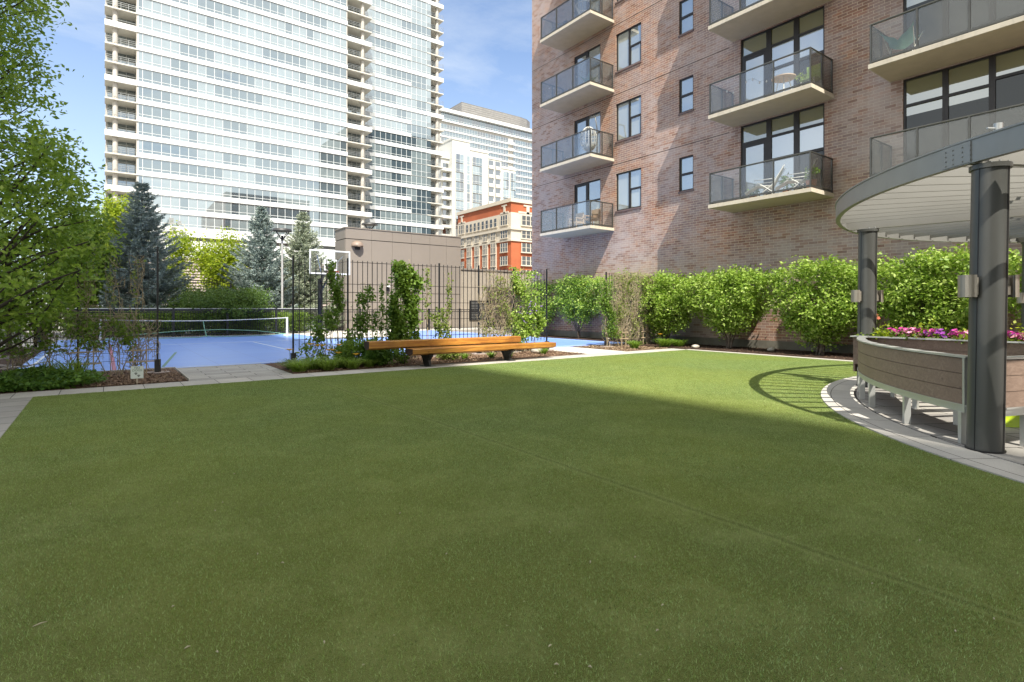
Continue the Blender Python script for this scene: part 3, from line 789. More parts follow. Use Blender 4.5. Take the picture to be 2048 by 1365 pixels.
for zz_ in range(8): fr.prism([(a - .08 if a < 150 else a + .08, b_ - .12) for a, b_ in sp], 92.5 + zz_, 92.62 + zz_)
fr.build('screen_rail', M['steel'], t3)

# stepped white building with stacked balconies
t4 = thing('white_stepped_building', 'bright white stepped apartment building with stacked balconies and tall window strips', 'building', (105, 160, 0))
Y4 = 155.
wm = flat('white_render', (.60, .60, .56), .7, var=.04)
W4 = [(90.5, 97.2, 56.0), (97.2, 104.5, 53.6), (104.5, 109.8, 52.0), (109.8, 116, 49.5)]
mb = MB()
for a, b_, h in W4: mb.box(a, b_, Y4, 172, 0, h)
mb.box(87.6, 90.5, Y4 + 2.2, 172, 0, 50); mb.box(87.2, 91.5, Y4 + 1.8, 168, 50, 51.6)
for a, b_, h in W4: mb.box(a - .15, b_ + .15, Y4 - .2, 172, h, h + .7)
mb.build('wall', wm, t4)
items = []; rr = random.Random(9)
for f in range(0, 16):
    z_ = 3 + 3.05 * f
    for (x0, n, ww) in ((91.6, 2, 1.5), (95.9, 1, 1.2), (98.0, 3, 1.25), (110.4, 2, 1.2), (113.6, 2, 1.1)):
        if z_ + 3 > [h for a, b_, h in W4 if a <= x0 < b_][0] - .8: continue
        for i in range(n): items.append((x0 + i * ww, Y4 - .35 if n > 1 else Y4 - .05, z_, ww, 2.75, rr.choice(['tp_blind', 'tp_open', 'tp_dark', 'tp_blind']), .3))
    if z_ < 48:
        MB().box(87.0, 90.6, Y4 + .6, Y4 + 2.2, z_, z_ + .95).build('balcony', wm, t4)
        MB().box(88.2, 90.3, Y4 + 2.1, Y4 + 2.19, z_ + .9, z_ + 2.8).build('balcony_door', M['tp_dark'], t4)
    if z_ < 49:
        for x0 in (104.3, 107.1):
            MB().box(x0 + .1, x0 + 2.3, Y4 - .5, Y4 + .0, z_ - .1, z_ + .08).box(x0 + .1, x0 + 2.3, Y4 - .5, Y4 - .42, z_ + .08, z_ + 1.0).build('balcony', wm, t4)
            MB().box(x0 + .2, x0 + 2.2, Y4 - .02, Y4 - .003, z_ + .1, z_ + 2.75).build('balcony_door', M['tp_dark'], t4)
window_copies(t4, items)

# red brick and terracotta office block
t5 = thing('red_brick_block', 'old red brick and cream stone office block with arched top storey windows', 'building', (100, 130, 0))
rb = flat('red_brickwork', (.42, .115, .045), .85, var=.12, scale=.3); cs = flat('cream_terracotta', (.60, .54, .44), .8, var=.06)
XR, YR = 89., 121.
MB().box(XR, 125, YR, 149, 0, 30.4).build('wall', rb, t5)
st = MB()
st.box(XR - .35, 125, YR - .35, 149.3, 30.4, 31.4)                         # cornice
st.box(XR - .12, XR, YR - .12, 149, 20.3, 27.6); st.box(XR, 125, YR - .12, YR, 20.3, 27.6)
st.box(XR - .5, XR, YR - .5, 149, 22.9, 23.5); st.box(XR, 125, YR - .5, YR, 22.9, 23.5)
st.box(XR - .3, XR, YR - .3, 149, 19.8, 20.3); st.box(XR, 125, YR - .3, YR, 19.8, 20.3)
for i in range(4):
    y = YR + 8.2 + i * 4.3; st.box(XR - .2, XR - .0, y - 1.4, y + 1.4, 0, 20)
for (x, y) in ((XR - .2, YR + 3.0), (XR - .2, YR + 25.5)):
    st.prism([(x, y - .4), (x + .2, y - .4), (x + .2, y + .4), (x, y + .4)], 27.6, 29.6); st.box(x, x + .2, y - 1.2, y + 1.2, 29.6, 30.0); st.box(x, x + .2, y - 1.9, y + 1.9, 27.6, 28.0)
st.box(XR + 5.2, XR + 6.2, YR - .2, YR, 27.6, 29.6).box(XR + 4.2, XR + 7.2, YR - .2, YR, 29.6, 30).box(XR + 2.4, XR + 9.0, YR - .2, YR, 27.6, 28.1)
st.build('stone_trim', cs, t5)
M['og'] = panemat('old_glass', (.05, .05, .045), .10, .05)
def w5(face, c, z0, z1, wd, n):
    """sash group: n lights"""
    mb = MB(); q = wd / n
    if face == 'L':
        mb.box(XR - .26, XR - .22, c - wd / 2, c + wd / 2, z0, z1, 0)
        for i in range(n + 1): y = c - wd / 2 + i * q; mb.box(XR - .34, XR - .262, y - .09, y + .09, z0, z1, 1)
        mb.box(XR - .32, XR - .262, c - wd / 2, c + wd / 2, (z0 + z1) / 2 - .05, (z0 + z1) / 2 + .05, 1)
        mb.box(XR - .45, XR - .2, c - wd / 2 - .2, c + wd / 2 + .2, z0 - .25, z0, 1)
    else:
        mb.box(c - wd / 2, c + wd / 2, YR - .26, YR - .22, z0, z1, 0)
        for i in range(n + 1): x = c - wd / 2 + i * q; mb.box(x - .12, x + .12, YR - .34, YR - .262, z0, z1, 1)
        mb.box(c - wd / 2, c + wd / 2, YR - .32, YR - .262, (z0 + z1) / 2 - .05, (z0 + z1) / 2 + .05, 1)
        mb.box(c - wd / 2 - .3, c + wd / 2 + .3, YR - .45, YR - .2, z0 - .3, z0, 1)
    mb.build('window', [panemat('old_glass', (.05, .05, .045), .10, .05) if 'og' not in M else M['og'], cs], t5)
for f, (z0, z1) in enumerate([(24.4, 27.0), (20.8, 22.8), (17.0, 19.4), (13.4, 15.8), (9.6, 12.0), (6, 8.4), (2.2, 4.6)]):
    w5('L', YR + 3.0, z0, z1, 3.3, 3); w5('L', YR + 25.5, z0, z1, 3.0, 3)
    for i in range(4):
        y = YR + 8.2 + i * 4.3
        if f == 0:
            for j in (-1, 1): w5('L', y + j * 1.05, z0, z1 - .3, 1.5, 1)
        else: w5('L', y, z0, z1 + (.9 if f > 1 else 0), 2.3, 3)
    for x in (XR + 5.7, XR + 13, XR + 20): w5('F', x, z0, z1, 4.6, 3)

# grey panelled annex at the end of the court, its lamp and the long low wall
an = thing('grey_annex', 'low flat roofed annex clad in grey brown panels behind the basketball hoop', 'building', (17, 38, 0))
YA = 36.9; x0, x1 = 13.2, 22.3
ja = MB()
ja.box(x0 + .03, x1 - .02, YA + .03, 38.9, 0, 6.88)
ja.build('joint_backing', M['annexdark'], an)
pz = [(0, 2.55), (2.59, 4.62), (4.66, 6.2), (6.25, 6.95)]
px = [x0, 15.05, 16.6, 18.1, 19.6, 21.0, x1]
rnd = random.Random(2)
for i in range(6):
    for j, (a, b_) in enumerate(pz):
        if j == 0 and i in (0,): pass
        MB().box(px[i] + (.008 if i else 0), px[i + 1] - .008, YA - .02, YA + .06, a, b_).build('cladding_panel', M['wallgrey'], an)
for j, (a, b_) in enumerate(pz):
    for q in range(1):
        MB().box(x0 - .02, x0 + .05, YA + .07, 38.92, a, b_).build('cladding_panel', M['wallgrey'], an)
MB().box(x0 - .06, x1 + .02, YA - .06, 38.95, 6.955, 7.02).build('roof_cap', M['wallgrey'], an)
dl = MB()
V = []; n = 14
for i in range(n + 1):
    a = PI * i / n
    for j in range(7):
        b_ = PI / 2 * j / 6; V.append((14.0 + .42 * math.cos(a) * math.cos(b_), YA - .04 - .42 * math.sin(a) * math.cos(b_), 5.75 + .36 * math.sin(b_)))
dl.add(V, [(i * 7 + j, i * 7 + j + 1, (i + 1) * 7 + j + 1, (i + 1) * 7 + j) for i in range(n) for j in range(6)], smooth=True)
dl.prism([(14.42 * 1 - .84 * i / 10, YA - .04 - .42 * math.sin(PI * i / 10)) for i in range(11)], 5.70, 5.75)
dlt = thing('dome_light', 'half dome wall lamp on the grey annex under its roof edge', 'wall lamp', (14, YA, 5.7)); dl.build('shade', flat('dome_brown', (.25, .19, .15), .5), dlt)
MB().box(13.85, 14.15, YA - .2, YA - .03, 5.5, 5.7).build('lamp_box', M['dark'], dlt)
sl_ = thing('security_light', 'small white twin headed security light halfway up the annex wall', 'security light', (16.2, YA, 2.9))
MB().box(16.12, 16.3, YA - .14, YA - .025, 2.7, 3.0).build('body', M['dark'], sl_)
MB().box(16.1, 16.2, YA - .22, YA - .1, 3.0, 3.18).box(16.24, 16.34, YA - .22, YA - .1, 2.98, 3.12).build('lamp_head', M['white'], sl_)
lw_ = thing('low_tan_wall', 'long low tan brick wall running from the annex to the apartment block', 'wall', (32, YA, 0))
MB().box(22.34, 60, YA + .2, YA + .6, 0, 4.5).build('wall', flat('tan_brick', (.33, .29, .235), .85, var=.1, scale=8), lw_)
MB().box(22.34, 60, YA + .12, YA + .68, 4.5, 4.62).build('coping', M['wallgrey'], lw_)
MB().box(23.2, 25.3, YA + .12, YA + .195, .55, 2.1).build('vent_frame', M['dark'], lw_)
vt = MB()
for i in range(12): vt.box(23.3, 25.2, YA + .08, YA + .118, .62 + i * .12, .67 + i * .12)
vt.build('vent_grille', M['steel'], lw_)
gw = thing('pale_side_wall', 'plain pale grey wall standing beyond the black fence at far left', 'wall', (-4, 34, 0))
MB().box(-12, -3.05, 33.5, 34, 0, 2.6).build('wall', flat('pale_render', (.36, .38, .38), .8, var=.06, scale=.5), gw)
MB().box(-12, -3.0, 33.45, 34.05, 2.6, 2.7).build('coping', M['conc'], gw)
struct('side_path', MB().box(-12, -2.3, 28.0, 33.4, -.05, .015), M['conc'])

# ================================================================== foliage tools
def leaves(P, size, mat, parent, name='crown', flat_=.0, aspect=.5, rng=RNG, droop=0., kind=None):
    P = np.asarray(P, dtype=np.float64); n = len(P)
    size = (np.full(n, size) if np.isscalar(size) else size) * rng.uniform(.65, 1.3, n)
    d = rng.normal(size=(n, 3)); d[:, 2] = d[:, 2] * (1 - flat_) - droop
    d /= np.linalg.norm(d, axis=1)[:, None]
    u = rng.normal(size=(n, 3)); u[:, 2] += flat_ * 2.5
    u -= (u * d).sum(1)[:, None] * d; u /= np.linalg.norm(u, axis=1)[:, None]
    s = np.cross(d, u); L = size[:, None]
    off = ORG[parent.name]; P = P - np.array([off.x, off.y, off.z])
    v0 = P; v1 = P + d * L * .45 + s * L * aspect * .5 + u * L * .08; v2 = P + d * L + u * -L * .06; v3 = P + d * L * .45 - s * L * aspect * .5 + u * L * .08
    V = np.stack([v0, v1, v2, v3], 1).reshape(-1, 3)
    F = np.arange(4 * n).reshape(n, 4)
    o = link(name, np_mesh(name, V, F, [mat]), parent)
    if kind: tag(o, kind=kind)
    return o
def bez(a, b, c, n):
    a, b, c = Vector(a), Vector(b), Vector(c)
    return [a * (1 - t) ** 2 + b * 2 * t * (1 - t) + c * t * t for t in [i / n for i in range(n + 1)]]
def cloud(targets, sig, per, rng=RNG, spray=0):
    T = np.asarray(targets, dtype=float); n = len(T)
    if spray:
        a = rng.uniform(0, 6.28, n); dr = np.stack([np.cos(a), np.sin(a), rng.normal(-.15, .3, n)], 1); dr /= np.linalg.norm(dr, axis=1)[:, None]
        q = rng.uniform(-1, 1, n * per) * spray
        return np.repeat(T, per, 0) + np.repeat(dr, per, 0) * q[:, None] + rng.normal(size=(n * per, 3)) * sig * np.array([1, 1, .7])
    P = np.repeat(T, per, 0) + rng.normal(size=(n * per, 3)) * np.repeat(np.asarray(sig).reshape(-1, 1) if not np.isscalar(sig) else np.full((n, 1), sig), per, 0)
    return P
def tree(name, label, cat, base, th, tr, targets, sig, per, lsz, lm, bark, group=None, lean=(0, 0), limbs=True, spray=0, every=1, wob=.1, aspect=.55, flat_=.3, ztop=None, rl=.02):
    t = thing(name, label, cat, base, group)
    b = Vector(base); tk = MB()
    top = ztop or th
    tp_ = [b + Vector((lean[0] * s * s, lean[1] * s * s, top * s)) for s in (0, .25, .5, .75, 1)]
    tk.tube(tp_, [tr, tr * .8, tr * .6, tr * .4, tr * .12], 8)
    if limbs:
        for ti, T in enumerate(targets):
            if ti % every: continue
            T = Vector(T); h = math.hypot(T.x - b.x, T.y - b.y)
            s = max(.12, min(.95, (T.z - b.z - h * .75) / top))
            A = b + Vector((lean[0] * s * s, lean[1] * s * s, top * s))
            mid = (A + T) / 2 + Vector((random.uniform(-wob, wob), random.uniform(-wob, wob), random.uniform(-wob, wob) * 1.5 - h * .06 + .05))
            r0 = min(tr * .45, rl + .012 * h)
            tk.tube(bez(A, mid, T, 5), [r0, r0 * .8, r0 * .6, r0 * .45, r0 * .3, r0 * .15], 5, cap=False)
    tk.build('trunk', bark, t)
    leaves(cloud(targets, sig, per, spray=spray), lsz, lm, t, 'crown', flat_=flat_, aspect=aspect)
    return t
def ell(c, r, n, rng=RNG, shell=.55, zmin=None):
    out = []
    while len(out) < n:
        q = rng.normal(size=3); q /= np.linalg.norm(q); q *= rng.uniform(shell, 1) ** .6
        p = (c[0] + q[0] * r[0], c[1] + q[1] * r[1], c[2] + q[2] * r[2])
        if zmin is None or p[2] > zmin: out.append(p)
    return out
bark = flat('grey_bark', (.13, .105, .085), .9, var=.3, scale=9, bump=.5, bscale=30)
bark_d = flat('dark_bark', (.05, .04, .03), .9, var=.3, scale=9, bump=.5, bscale=30)
vinewood = flat('dry_vine_wood', (.36, .30, .20), .9, var=.25, scale=8)
L_left = leafmat('maple_leaf', [(.05, .11, .012), (.115, .215, .02), (.21, .33, .045), (.36, .48, .09)], .46)
L_lime = leafmat('lime_leaf', [(.13, .20, .012), (.28, .36, .02), (.45, .50, .03)], .5)
L_hedge = leafmat('hedge_leaf', [(.08, .16, .018), (.18, .31, .035), (.31, .45, .07), (.50, .62, .18)], .38)
L_dark = leafmat('yew_leaf', [(.035, .075, .015), (.07, .13, .025), (.12, .20, .04)], .25)
L_vine = leafmat('vine_leaf', [(.06, .12, .018), (.12, .22, .03), (.22, .34, .06)], .4)
L_pale = leafmat('pale_vine_leaf', [(.10, .15, .03), (.18, .24, .05), (.25, .30, .07)], .4)
L_olive = leafmat('olive_vine_leaf', [(.10, .13, .03), (.19, .23, .06), (.30, .34, .10)], .4)
L_grass = leafmat('daylily_leaf', [(.07, .15, .015), (.13, .24, .025), (.20, .31, .05)], .35)
L_cover = leafmat('ground_cover_leaf', [(.035, .09, .015), (.08, .18, .03), (.15, .28, .05)], .35)
L_low = leafmat('low_bush_leaf', [(.07, .13, .02), (.15, .25, .035), (.27, .38, .07)], .4)
L_spr = leafmat('spruce_needles', [(.10, .145, .13), (.23, .295, .27), (.40, .47, .43)], .0, .6, 1.5)
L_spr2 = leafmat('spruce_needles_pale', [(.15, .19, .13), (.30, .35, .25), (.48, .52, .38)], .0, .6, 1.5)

# ---- spruces
def spruce(x, y, H, W, label, lm, seed, z0=.25):
    rng = np.random.default_rng(seed); rd = random.Random(seed)
    t = thing('spruce_tree', label, 'tree', (x, y, 0), 'spruces beyond the court fence')
    tk = MB().tube([(x, y, 0), (x, y, H * .5), (x, y, H)], [.16, .1, .015], 8)
    P = []; D = []
    z_ = z0; 
    while z_ < H - .15:
        f = 1 - (z_ - z0) / (H - z0)
        rad = W / 2 * (f ** .92) * rd.uniform(.84, 1.12) + .04
        nb = int(8 + 11 * f)
        a0 = rd.random() * 6.28
        for i in range(nb):
            a = a0 + 2 * PI * i / nb + rd.uniform(-.25, .25); L = rad * rd.uniform(.62, 1.2)
            tilt = .35 * (1 - f) + -.12 * f
            steps = max(3, int(L / .11)); dx, dy = math.cos(a), math.sin(a)
            pts = []
            for s in range(steps + 1):
                q = s / steps; r_ = L * q; zz_ = z_ + tilt * r_ - .22 * L * math.sin(q * PI) * .6 + .10 * q * q * L
                pts.append((x + dx * r_, y + dy * r_, zz_))
            if i % 2 == 0: tk.tube([pts[0], pts[len(pts) // 2], pts[-1]], [.03 * f + .01, .018, .006], 4, cap=False)
            for s in range(1, steps + 1):
                q = s / steps; p = pts[s]
                wd = .34 * L * (1 - q) * .9 + .05
                for side in range(int(3 + 5 * (1 - q) + 3)):
                    o = rng.uniform(-wd, wd); back = abs(o) * .3
                    c = (p[0] - dy * o + dx * (back), p[1] + dx * o + dy * (back), p[2] - abs(o) * .25 + rng.uniform(-.03, .05))
                    for kk in range(3):
                        P.append((c[0] + rng.uniform(-.05, .05), c[1] + rng.uniform(-.05, .05), c[2] + rng.uniform(-.03, .05)))
                        sg = 1 if o > 0 else -1
                        D.append((dx * .8 - dy * sg * .5 + rng.normal() * .4, dy * .8 + dx * sg * .5 + rng.normal() * .4, .25 + rng.normal() * .35))
        z_ += rd.uniform(.20, .30) + .05 * f
    tk.build('trunk', bark, t)
    P = np.array(P); D = np.array(D); n = len(P); D /= np.linalg.norm(D, axis=1)[:, None]
    u = rng.normal(size=(n, 3)); u -= (u * D).sum(1)[:, None] * D; u /= np.linalg.norm(u, axis=1)[:, None]
    L = rng.uniform(.09, .17, n)[:, None]; P = P - np.array([x, y, 0])
    V = np.stack([P - u * L * .13, P + D * L - u * L * .06, P + D * L + u * L * .06, P + u * L * .13], 1).reshape(-1, 3)
    link('crown', np_mesh('crown', V, np.arange(4 * n).reshape(n, 4), [lm]), t)
    return t
spruce(1.75, 37.5, 8.75, 6.2, 'dark blue spruce standing alone left of the lamp post behind the net', L_spr, 1)
spruce(8.25, 38.5, 8.1, 6.0, 'blue green spruce just left of the lamp post, its top in sun', L_spr, 2)
spruce(11.0, 39.0, 8.1, 6.0, 'sunlit pale green spruce between the lamp post and the grey annex', L_spr2, 3)

# ---- trees beyond
def place(u, v, Y):
    t = (u - 1024) / F_; d = Y / (CS - SN * t); return (d * (SN + CS * t), Y, EYE + (YH - v) * d / F_)
def far_tree(name, label, u0, u1, v0, v1, Y, n, sig, per, lsz, lm, seed, group='lime green trees beyond the fence', jag=1.):
    rng = np.random.default_rng(seed)
    a = place(u0, v0, Y); b = place(u1, v1, Y); cx = (a[0] + b[0]) / 2; rx = (b[0] - a[0]) / 2; cz = (a[2] + b[2]) / 2; rz = (a[2] - b[2]) / 2
    T = ell((cx, Y, cz), (rx * .9, rx * .8, rz * .92), n, rng, .3, .6)
    return tree(name, label, 'tree', (cx, Y, 0), cz * 1.3, .14, T, sig, per, lsz, lm, bark_d, group, flat_=.2)
far_tree('honey_locust_tree', 'lime green tree rising behind the top of the dark blue spruce', 185, 285, 368, 600, 50, 150, .34, 90, .22, L_lime, 21)
far_tree('honey_locust_tree', 'lime green tree peeping out right of the dark blue spruce', 318, 392, 440, 610, 47, 60, .32, 70, .20, L_lime, 22)
far_tree('honey_locust_tree', 'spreading lime green tree between the two groups of spruces', 385, 505, 452, 612, 46, 130, .30, 75, .20, L_lime, 23)
far_tree('honey_locust_tree', 'sunlit green tree low behind the left end of the court fence', 120, 230, 470, 625, 44, 120, .32, 80, .2, L_lime, 24)
far_tree('broadleaf_tree', 'shaded green tree with grey trunk behind the left trellis', 95, 215, 400, 640, 37, 110, .38, 120, .2, L_left, 25, None)

# ---- the tree at the left edge, and the smaller one above it
def sil_tree(name, label, base, Y, spec, seed, lsz, sig, per, lm, tr, th, lean, n, rl=.02):
    """crown fills a band left of the right-hand outline spec = [(z, xmax)]"""
    rng = np.random.default_rng(seed); T = []
    zs = [q[0] for q in spec]
    while len(T) < n:
        z_ = rng.uniform(zs[0], zs[-1]); xm = np.interp(z_, zs, [q[1] for q in spec])
        x = xm - abs(rng.normal()) * 1.15 - rng.uniform(.0, .45)
        y = Y + rng.normal() * 1.1
        if x < xm - 4.2: continue
        T.append((x * y / Y, y, 1.49 + (z_ - 1.49) * y / Y))
    return tree(name, label, 'tree', base, th, tr, T, sig, per, lsz, lm, bark_d, None, lean, ztop=th, rl=rl, spray=.42, every=5, wob=.55)
def out_z(pairs, Y):
    o = []
    for u, v in pairs:
        p = place(u, v, Y); o.append((p[2], p[0]))
    return sorted(o)
ol = out_z([(150, 655), (165, 600), (190, 550), (215, 490), (205, 440), (196, 395), (185, 350), (150, 300), (118, 262), (70, 245)], 13.5)
sil_tree('broadleaf_tree', 'big leafy green tree filling the left edge beside the trellis', (-2.6, 13.9, 0), 13.5, ol, 31, .10, .09, 38, L_left, .14, 4.6, (-.4, .2), 390)
ou = out_z([(60, 232), (95, 215), (112, 180), (128, 150), (95, 118), (70, 95), (118, 60), (122, 30), (100, 0), (90, -60), (60, -120)], 14.5)
sil_tree('broadleaf_tree', 'tall finer leaved tree at the top left corner against the sky', (-4.2, 14.9, 0), 14.5, ou, 32, .10, .085, 27, L_left, .15, 8.0, (.3, 0), 360, .012)
tb_ = tree('broadleaf_tree', 'dark stemmed small tree low at far left behind the black railings', 'tree', (-2.5, 24.5, 0), 3.4, .09,
     ell((-2.7, 24.5, 2.6), (1.3, 1.2, 1.5), 60), .28, 80, .11, L_left, bark_d)

# ---- shrubs along the brick wall
def shrub(label, x, y, w, h, d, seed, n=190, per=54, lm=None, lsz=.108, stems=13, zmin=.42, name='hedge_shrub', group='leafy shrubs along the brick wall', sig=.13, zb=0.03):
    rng = np.random.default_rng(seed); rd = random.Random(seed)
    t = thing(name, label, 'shrub', (x, y, 0), group)
    st = MB(); 
    for i in range(stems):
        a = rd.random() * 6.28; r_ = rd.uniform(.25, .8)
        e = (x + math.cos(a) * d / 2 * r_, y + math.sin(a) * w / 2 * r_, h * rd.uniform(.45, .8))
        m_ = (x + math.cos(a) * .12, y + math.sin(a) * .14, h * .25)
        st.tube(bez((x + rd.uniform(-.08, .08), y + rd.uniform(-.1, .1), 0), m_, e, 5), [.022, .02, .016, .012, .009, .005], 5, cap=False)
    st.build('stem', bark, t)
    T = []
    while len(T) < n:
        q = rng.uniform(-1, 1, 3); rr_ = np.linalg.norm(q)
        if rr_ > 1 or rr_ < .35: continue
        z_ = zmin + (h - zmin) * (q[2] * .5 + .5)
        taper = .30 + .70 * min(1, (z_ / h) * 1.7)
        T.append((x + q[0] * d / 2 * taper, y + q[1] * w / 2 * taper * 1.05, z_ + rng.normal() * .05))
    # sprigs that break the outline
    for i in range(int(n * .22)):
        a = rng.uniform(-1, 1); T.append((x + rng.uniform(-.4, .4) * d, y + a * w / 2, h * (1.0 - .10 * a * a) + rng.uniform(-.1, .12)))
    leaves(cloud(T, sig, per, rng), lsz, lm or L_hedge, t, 'foliage', flat_=.35, aspect=.55, rng=rng)
    return t
shrub('bright green shrub right behind the small lattice with brown vine', 18.15, 14.2, 2.85, 2.6, 1.6, 41)
shrub('bright green shrub with bare lower stems left of the sunlit brick gap', 18.2, 11.45, 3.1, 2.66, 1.6, 42, n=230, zmin=.65)
shrub('bright green shrub between the sunlit brick gap and the small column', 18.0, 8.2, 3.0, 2.7, 1.6, 43, n=230)
shrub('wide bright green shrub between the two nearest pergola columns', 18.1, 5.2, 3.3, 2.76, 1.7, 44, n=270, zmin=.7)
shrub('bright green shrub at the right edge beyond the sconces', 18.1, 2.2, 3.0, 2.7, 1.6, 45, n=130)
shrub('dark shaded shrub left of the panel trellis against the brick wall', 18.75, 17.0, 3.0, 2.8, 1.1, 46, n=150)
shrub('dark shaded shrub at the far corner of the brick wall', 18.75, 19.9, 3.2, 2.85, 1.1, 47, n=150, zmin=.8)
shrub('leafy shrub half hidden behind the tall trellis near the block corner', 18.7, 22.8, 2.4, 2.7, 1.1, 48, n=90)
# yew mound and low greens behind the court fence
shrub('rounded dark green yew mound behind the net and black fence', 5.4, 35.2, 5.2, 2.3, 5.2, 49, n=260, per=90, lm=L_dark, lsz=.12, name='yew_shrub', group=None, sig=.2, zmin=.3)
gi = 0
for i in range(11):
    x = -1.0 + i * 1.02
    shrub(['low leafy bush first from the left behind the court fence', 'low leafy bush behind the left net post', 'low leafy bush behind the fence just right of the left net post', 'low leafy bush in front of the dark blue spruce',
           'low leafy bush below the right side of the dark blue spruce', 'low leafy bush below the left of the yew mound', 'low leafy bush below the middle of the yew mound', 'low leafy bush below the right of the yew mound',
           'low leafy bush behind the right half of the net', 'low leafy bush behind the right net post', 'low leafy bush below the lamp post'][i], x, 34.0 + (i % 2) * .3, 1.0, 1.15, 1.2, 60 + i, n=46, per=60, lm=L_low, lsz=.11, stems=4, zmin=.1, name='low_bush', group='low bushes behind the court fence', sig=.14)

# ================================================================== black fences
def fence(label, pts, h, base=.06, pitch=.12, posts=2.45, rail=.04, topcap=None):
    f = thing('metal_fence', label, 'fence', (*pts[0], 0))
    rl_ = MB(); pk = MB(); ps = []
    for a, b in zip(pts, pts[1:]):
        if topcap: rl_.beam((*a, h - .05), (*b, h - .05), .05, .10)
        a_ = Vector((*a, 0)); b_ = Vector((*b, 0)); L = (b_ - a_).length; d = (b_ - a_) / L
        for z_ in (base + .08, h - .16, h - .02): rl_.beam(a_ + Vector((0, 0, z_)), b_ + Vector((0, 0, z_)), .035, .04)
        n = int(L / pitch)
        for i in range(n + 1):
            p = a_ + d * (i * L / n); pk.box(p.x - .009, p.x + .009, p.y - .009, p.y + .009, base, h)
        m_ = max(1, round(L / posts))
        for i in range(m_ + 1): ps.append(a_ + d * (i * L / m_))
    rl_.build('rail', M['black'], f); tag(pk.build('picket', M['black'], f), kind='stuff')
    for p in ps: MB().box(p.x - .05, p.x + .05, p.y - .05, p.y + .05, 0, h + .05).build('post', M['black'], f)
    if topcap:
        a_, b_ = topcap; MB().tube([(*a_, h + .02), (*b_, h + .02)], .028, 8).build('top_tube', M['steel'], f)
    return f
fence('long black picket fence with pale top tube across the back of the court', [(-2.1, 33.3), (10.4, 33.3)], 1.45, topcap=((-2.1, 33.3), (10.4, 33.3)))
fence('black picket fence in front of the grey annex and low tan wall', [(10.45, 33.3), (32, 33.3)], 1.42)
fence('black railings at far left turning the corner of the court', [(-9, 27.7), (-2.1, 27.9), (-2.1, 33.2)], 1.25, .1, .14)
fence('tall thin dark fence standing far behind beneath the lime trees', [(-4, 43), (12.8, 43)], 3.4, .1, .16, 3)

# ================================================================== net, hoop, lamps
ne = thing('court_net', 'low court net with white tape and sagging green cords between two white posts', 'net', (4, 31.8, 0))
xa, xb, yn = -.12, 8.1, 31.75
def tp(x): q = (x - xa) / (xb - xa); return .95 - .10 * math.sin(q * PI) + .02 * q
seg = 40
m_ = MB(); m_.tube([(xa + (xb - xa) * i / seg, yn, tp(xa + (xb - xa) * i / seg)) for i in range(seg + 1)], .019, 6); m_.build('tape', M['white'], ne)
gc = flat('green_cord', (.22, .42, .27), .7)
m_ = MB(); m_.tube([(xa, yn, .05), (xa + 1.2, yn, .22), (xa + 3, yn, .36), (xa + 5, yn - .02, .40), (xa + 6.7, yn, .30), (xb, yn, .08)], .018, 6)
m_.tube([(4.05, yn, tp(4)), (4.1, yn - .03, .5), (4.2, yn - .06, .03)], .022, 6)
m_.tube([(xa, yn, .03), (2, yn - .04, .02), (3.8, yn - .03, .03), (4.2, yn - .06, .10), (4.6, yn, .03), (6.5, yn, .03), (xb, yn, .09)], .016, 6); m_.build('cord', gc, ne)
m_ = MB()
for i in range(84):
    x = xa + .05 + (xb - xa - .1) * i / 83; m_.beam((x, yn, .06), (x, yn, tp(x)), .007, .007)
for j in range(8):
    m_.tube([(xa + (xb - xa) * i / 12, yn, .08 + (tp(xa + (xb - xa) * i / 12) - .08) * j / 8) for i in range(13)], .004, 3, cap=False)
m_.build('netting', M['dark'], ne)
for x in (xa, xb): MB().cyl(x, yn, 0, .97, .055, 10).cyl(x, yn, .97, 1.0, .065, 10).box(x - .2, x + .2, yn - .12, yn + .12, 0.012, .05).build('post', M['white'], ne)

hp = thing('basketball_hoop', 'basketball hoop with clear white framed backboard and orange rim on a black post', 'basketball hoop', (8.3, 26.4, 0))
bx0, bx1, bz0, bz1, by = 7.36, 9.2, 3.03, 4.12, 25.1
m_ = MB()
m_.box(bx0, bx1, by, by + .05, bz1 - .06, bz1).box(bx0, bx1, by, by + .05, bz0, bz0 + .06).box(bx0, bx0 + .06, by, by + .05, bz0 + .06, bz1 - .06).box(bx1 - .06, bx1, by, by + .05, bz0 + .06, bz1 - .06)
c0, c1 = 8.0, 8.62
m_.box(c0, c1, by - .004, by + .01, 3.64, 3.70).box(c0, c1, by - .004, by + .01, 3.2, 3.26).box(c0, c0 + .06, by - .004, by + .01, 3.26, 3.64).box(c1 - .06, c1, by - .004, by + .01, 3.26, 3.64)
m_.build('board_frame', M['white'], hp)
MB().box(bx0 + .06, bx1 - .06, by + .015, by + .03, bz0 + .06, bz1 - .06).build('backboard', glassmat('board_glass', (.9, .93, .93), .05, .05), hp)
rm = [(8.31 + .23 * math.cos(a * PI / 10), by - .32 + .23 * math.sin(a * PI / 10), 3.12) for a in range(21)]
MB().tube(rm, .02, 6).box(8.2, 8.42, by - .1, by - .005, 3.02, 3.14).build('rim', flat('orange_rim', (.65, .10, .03), .5), hp)
m_ = MB()
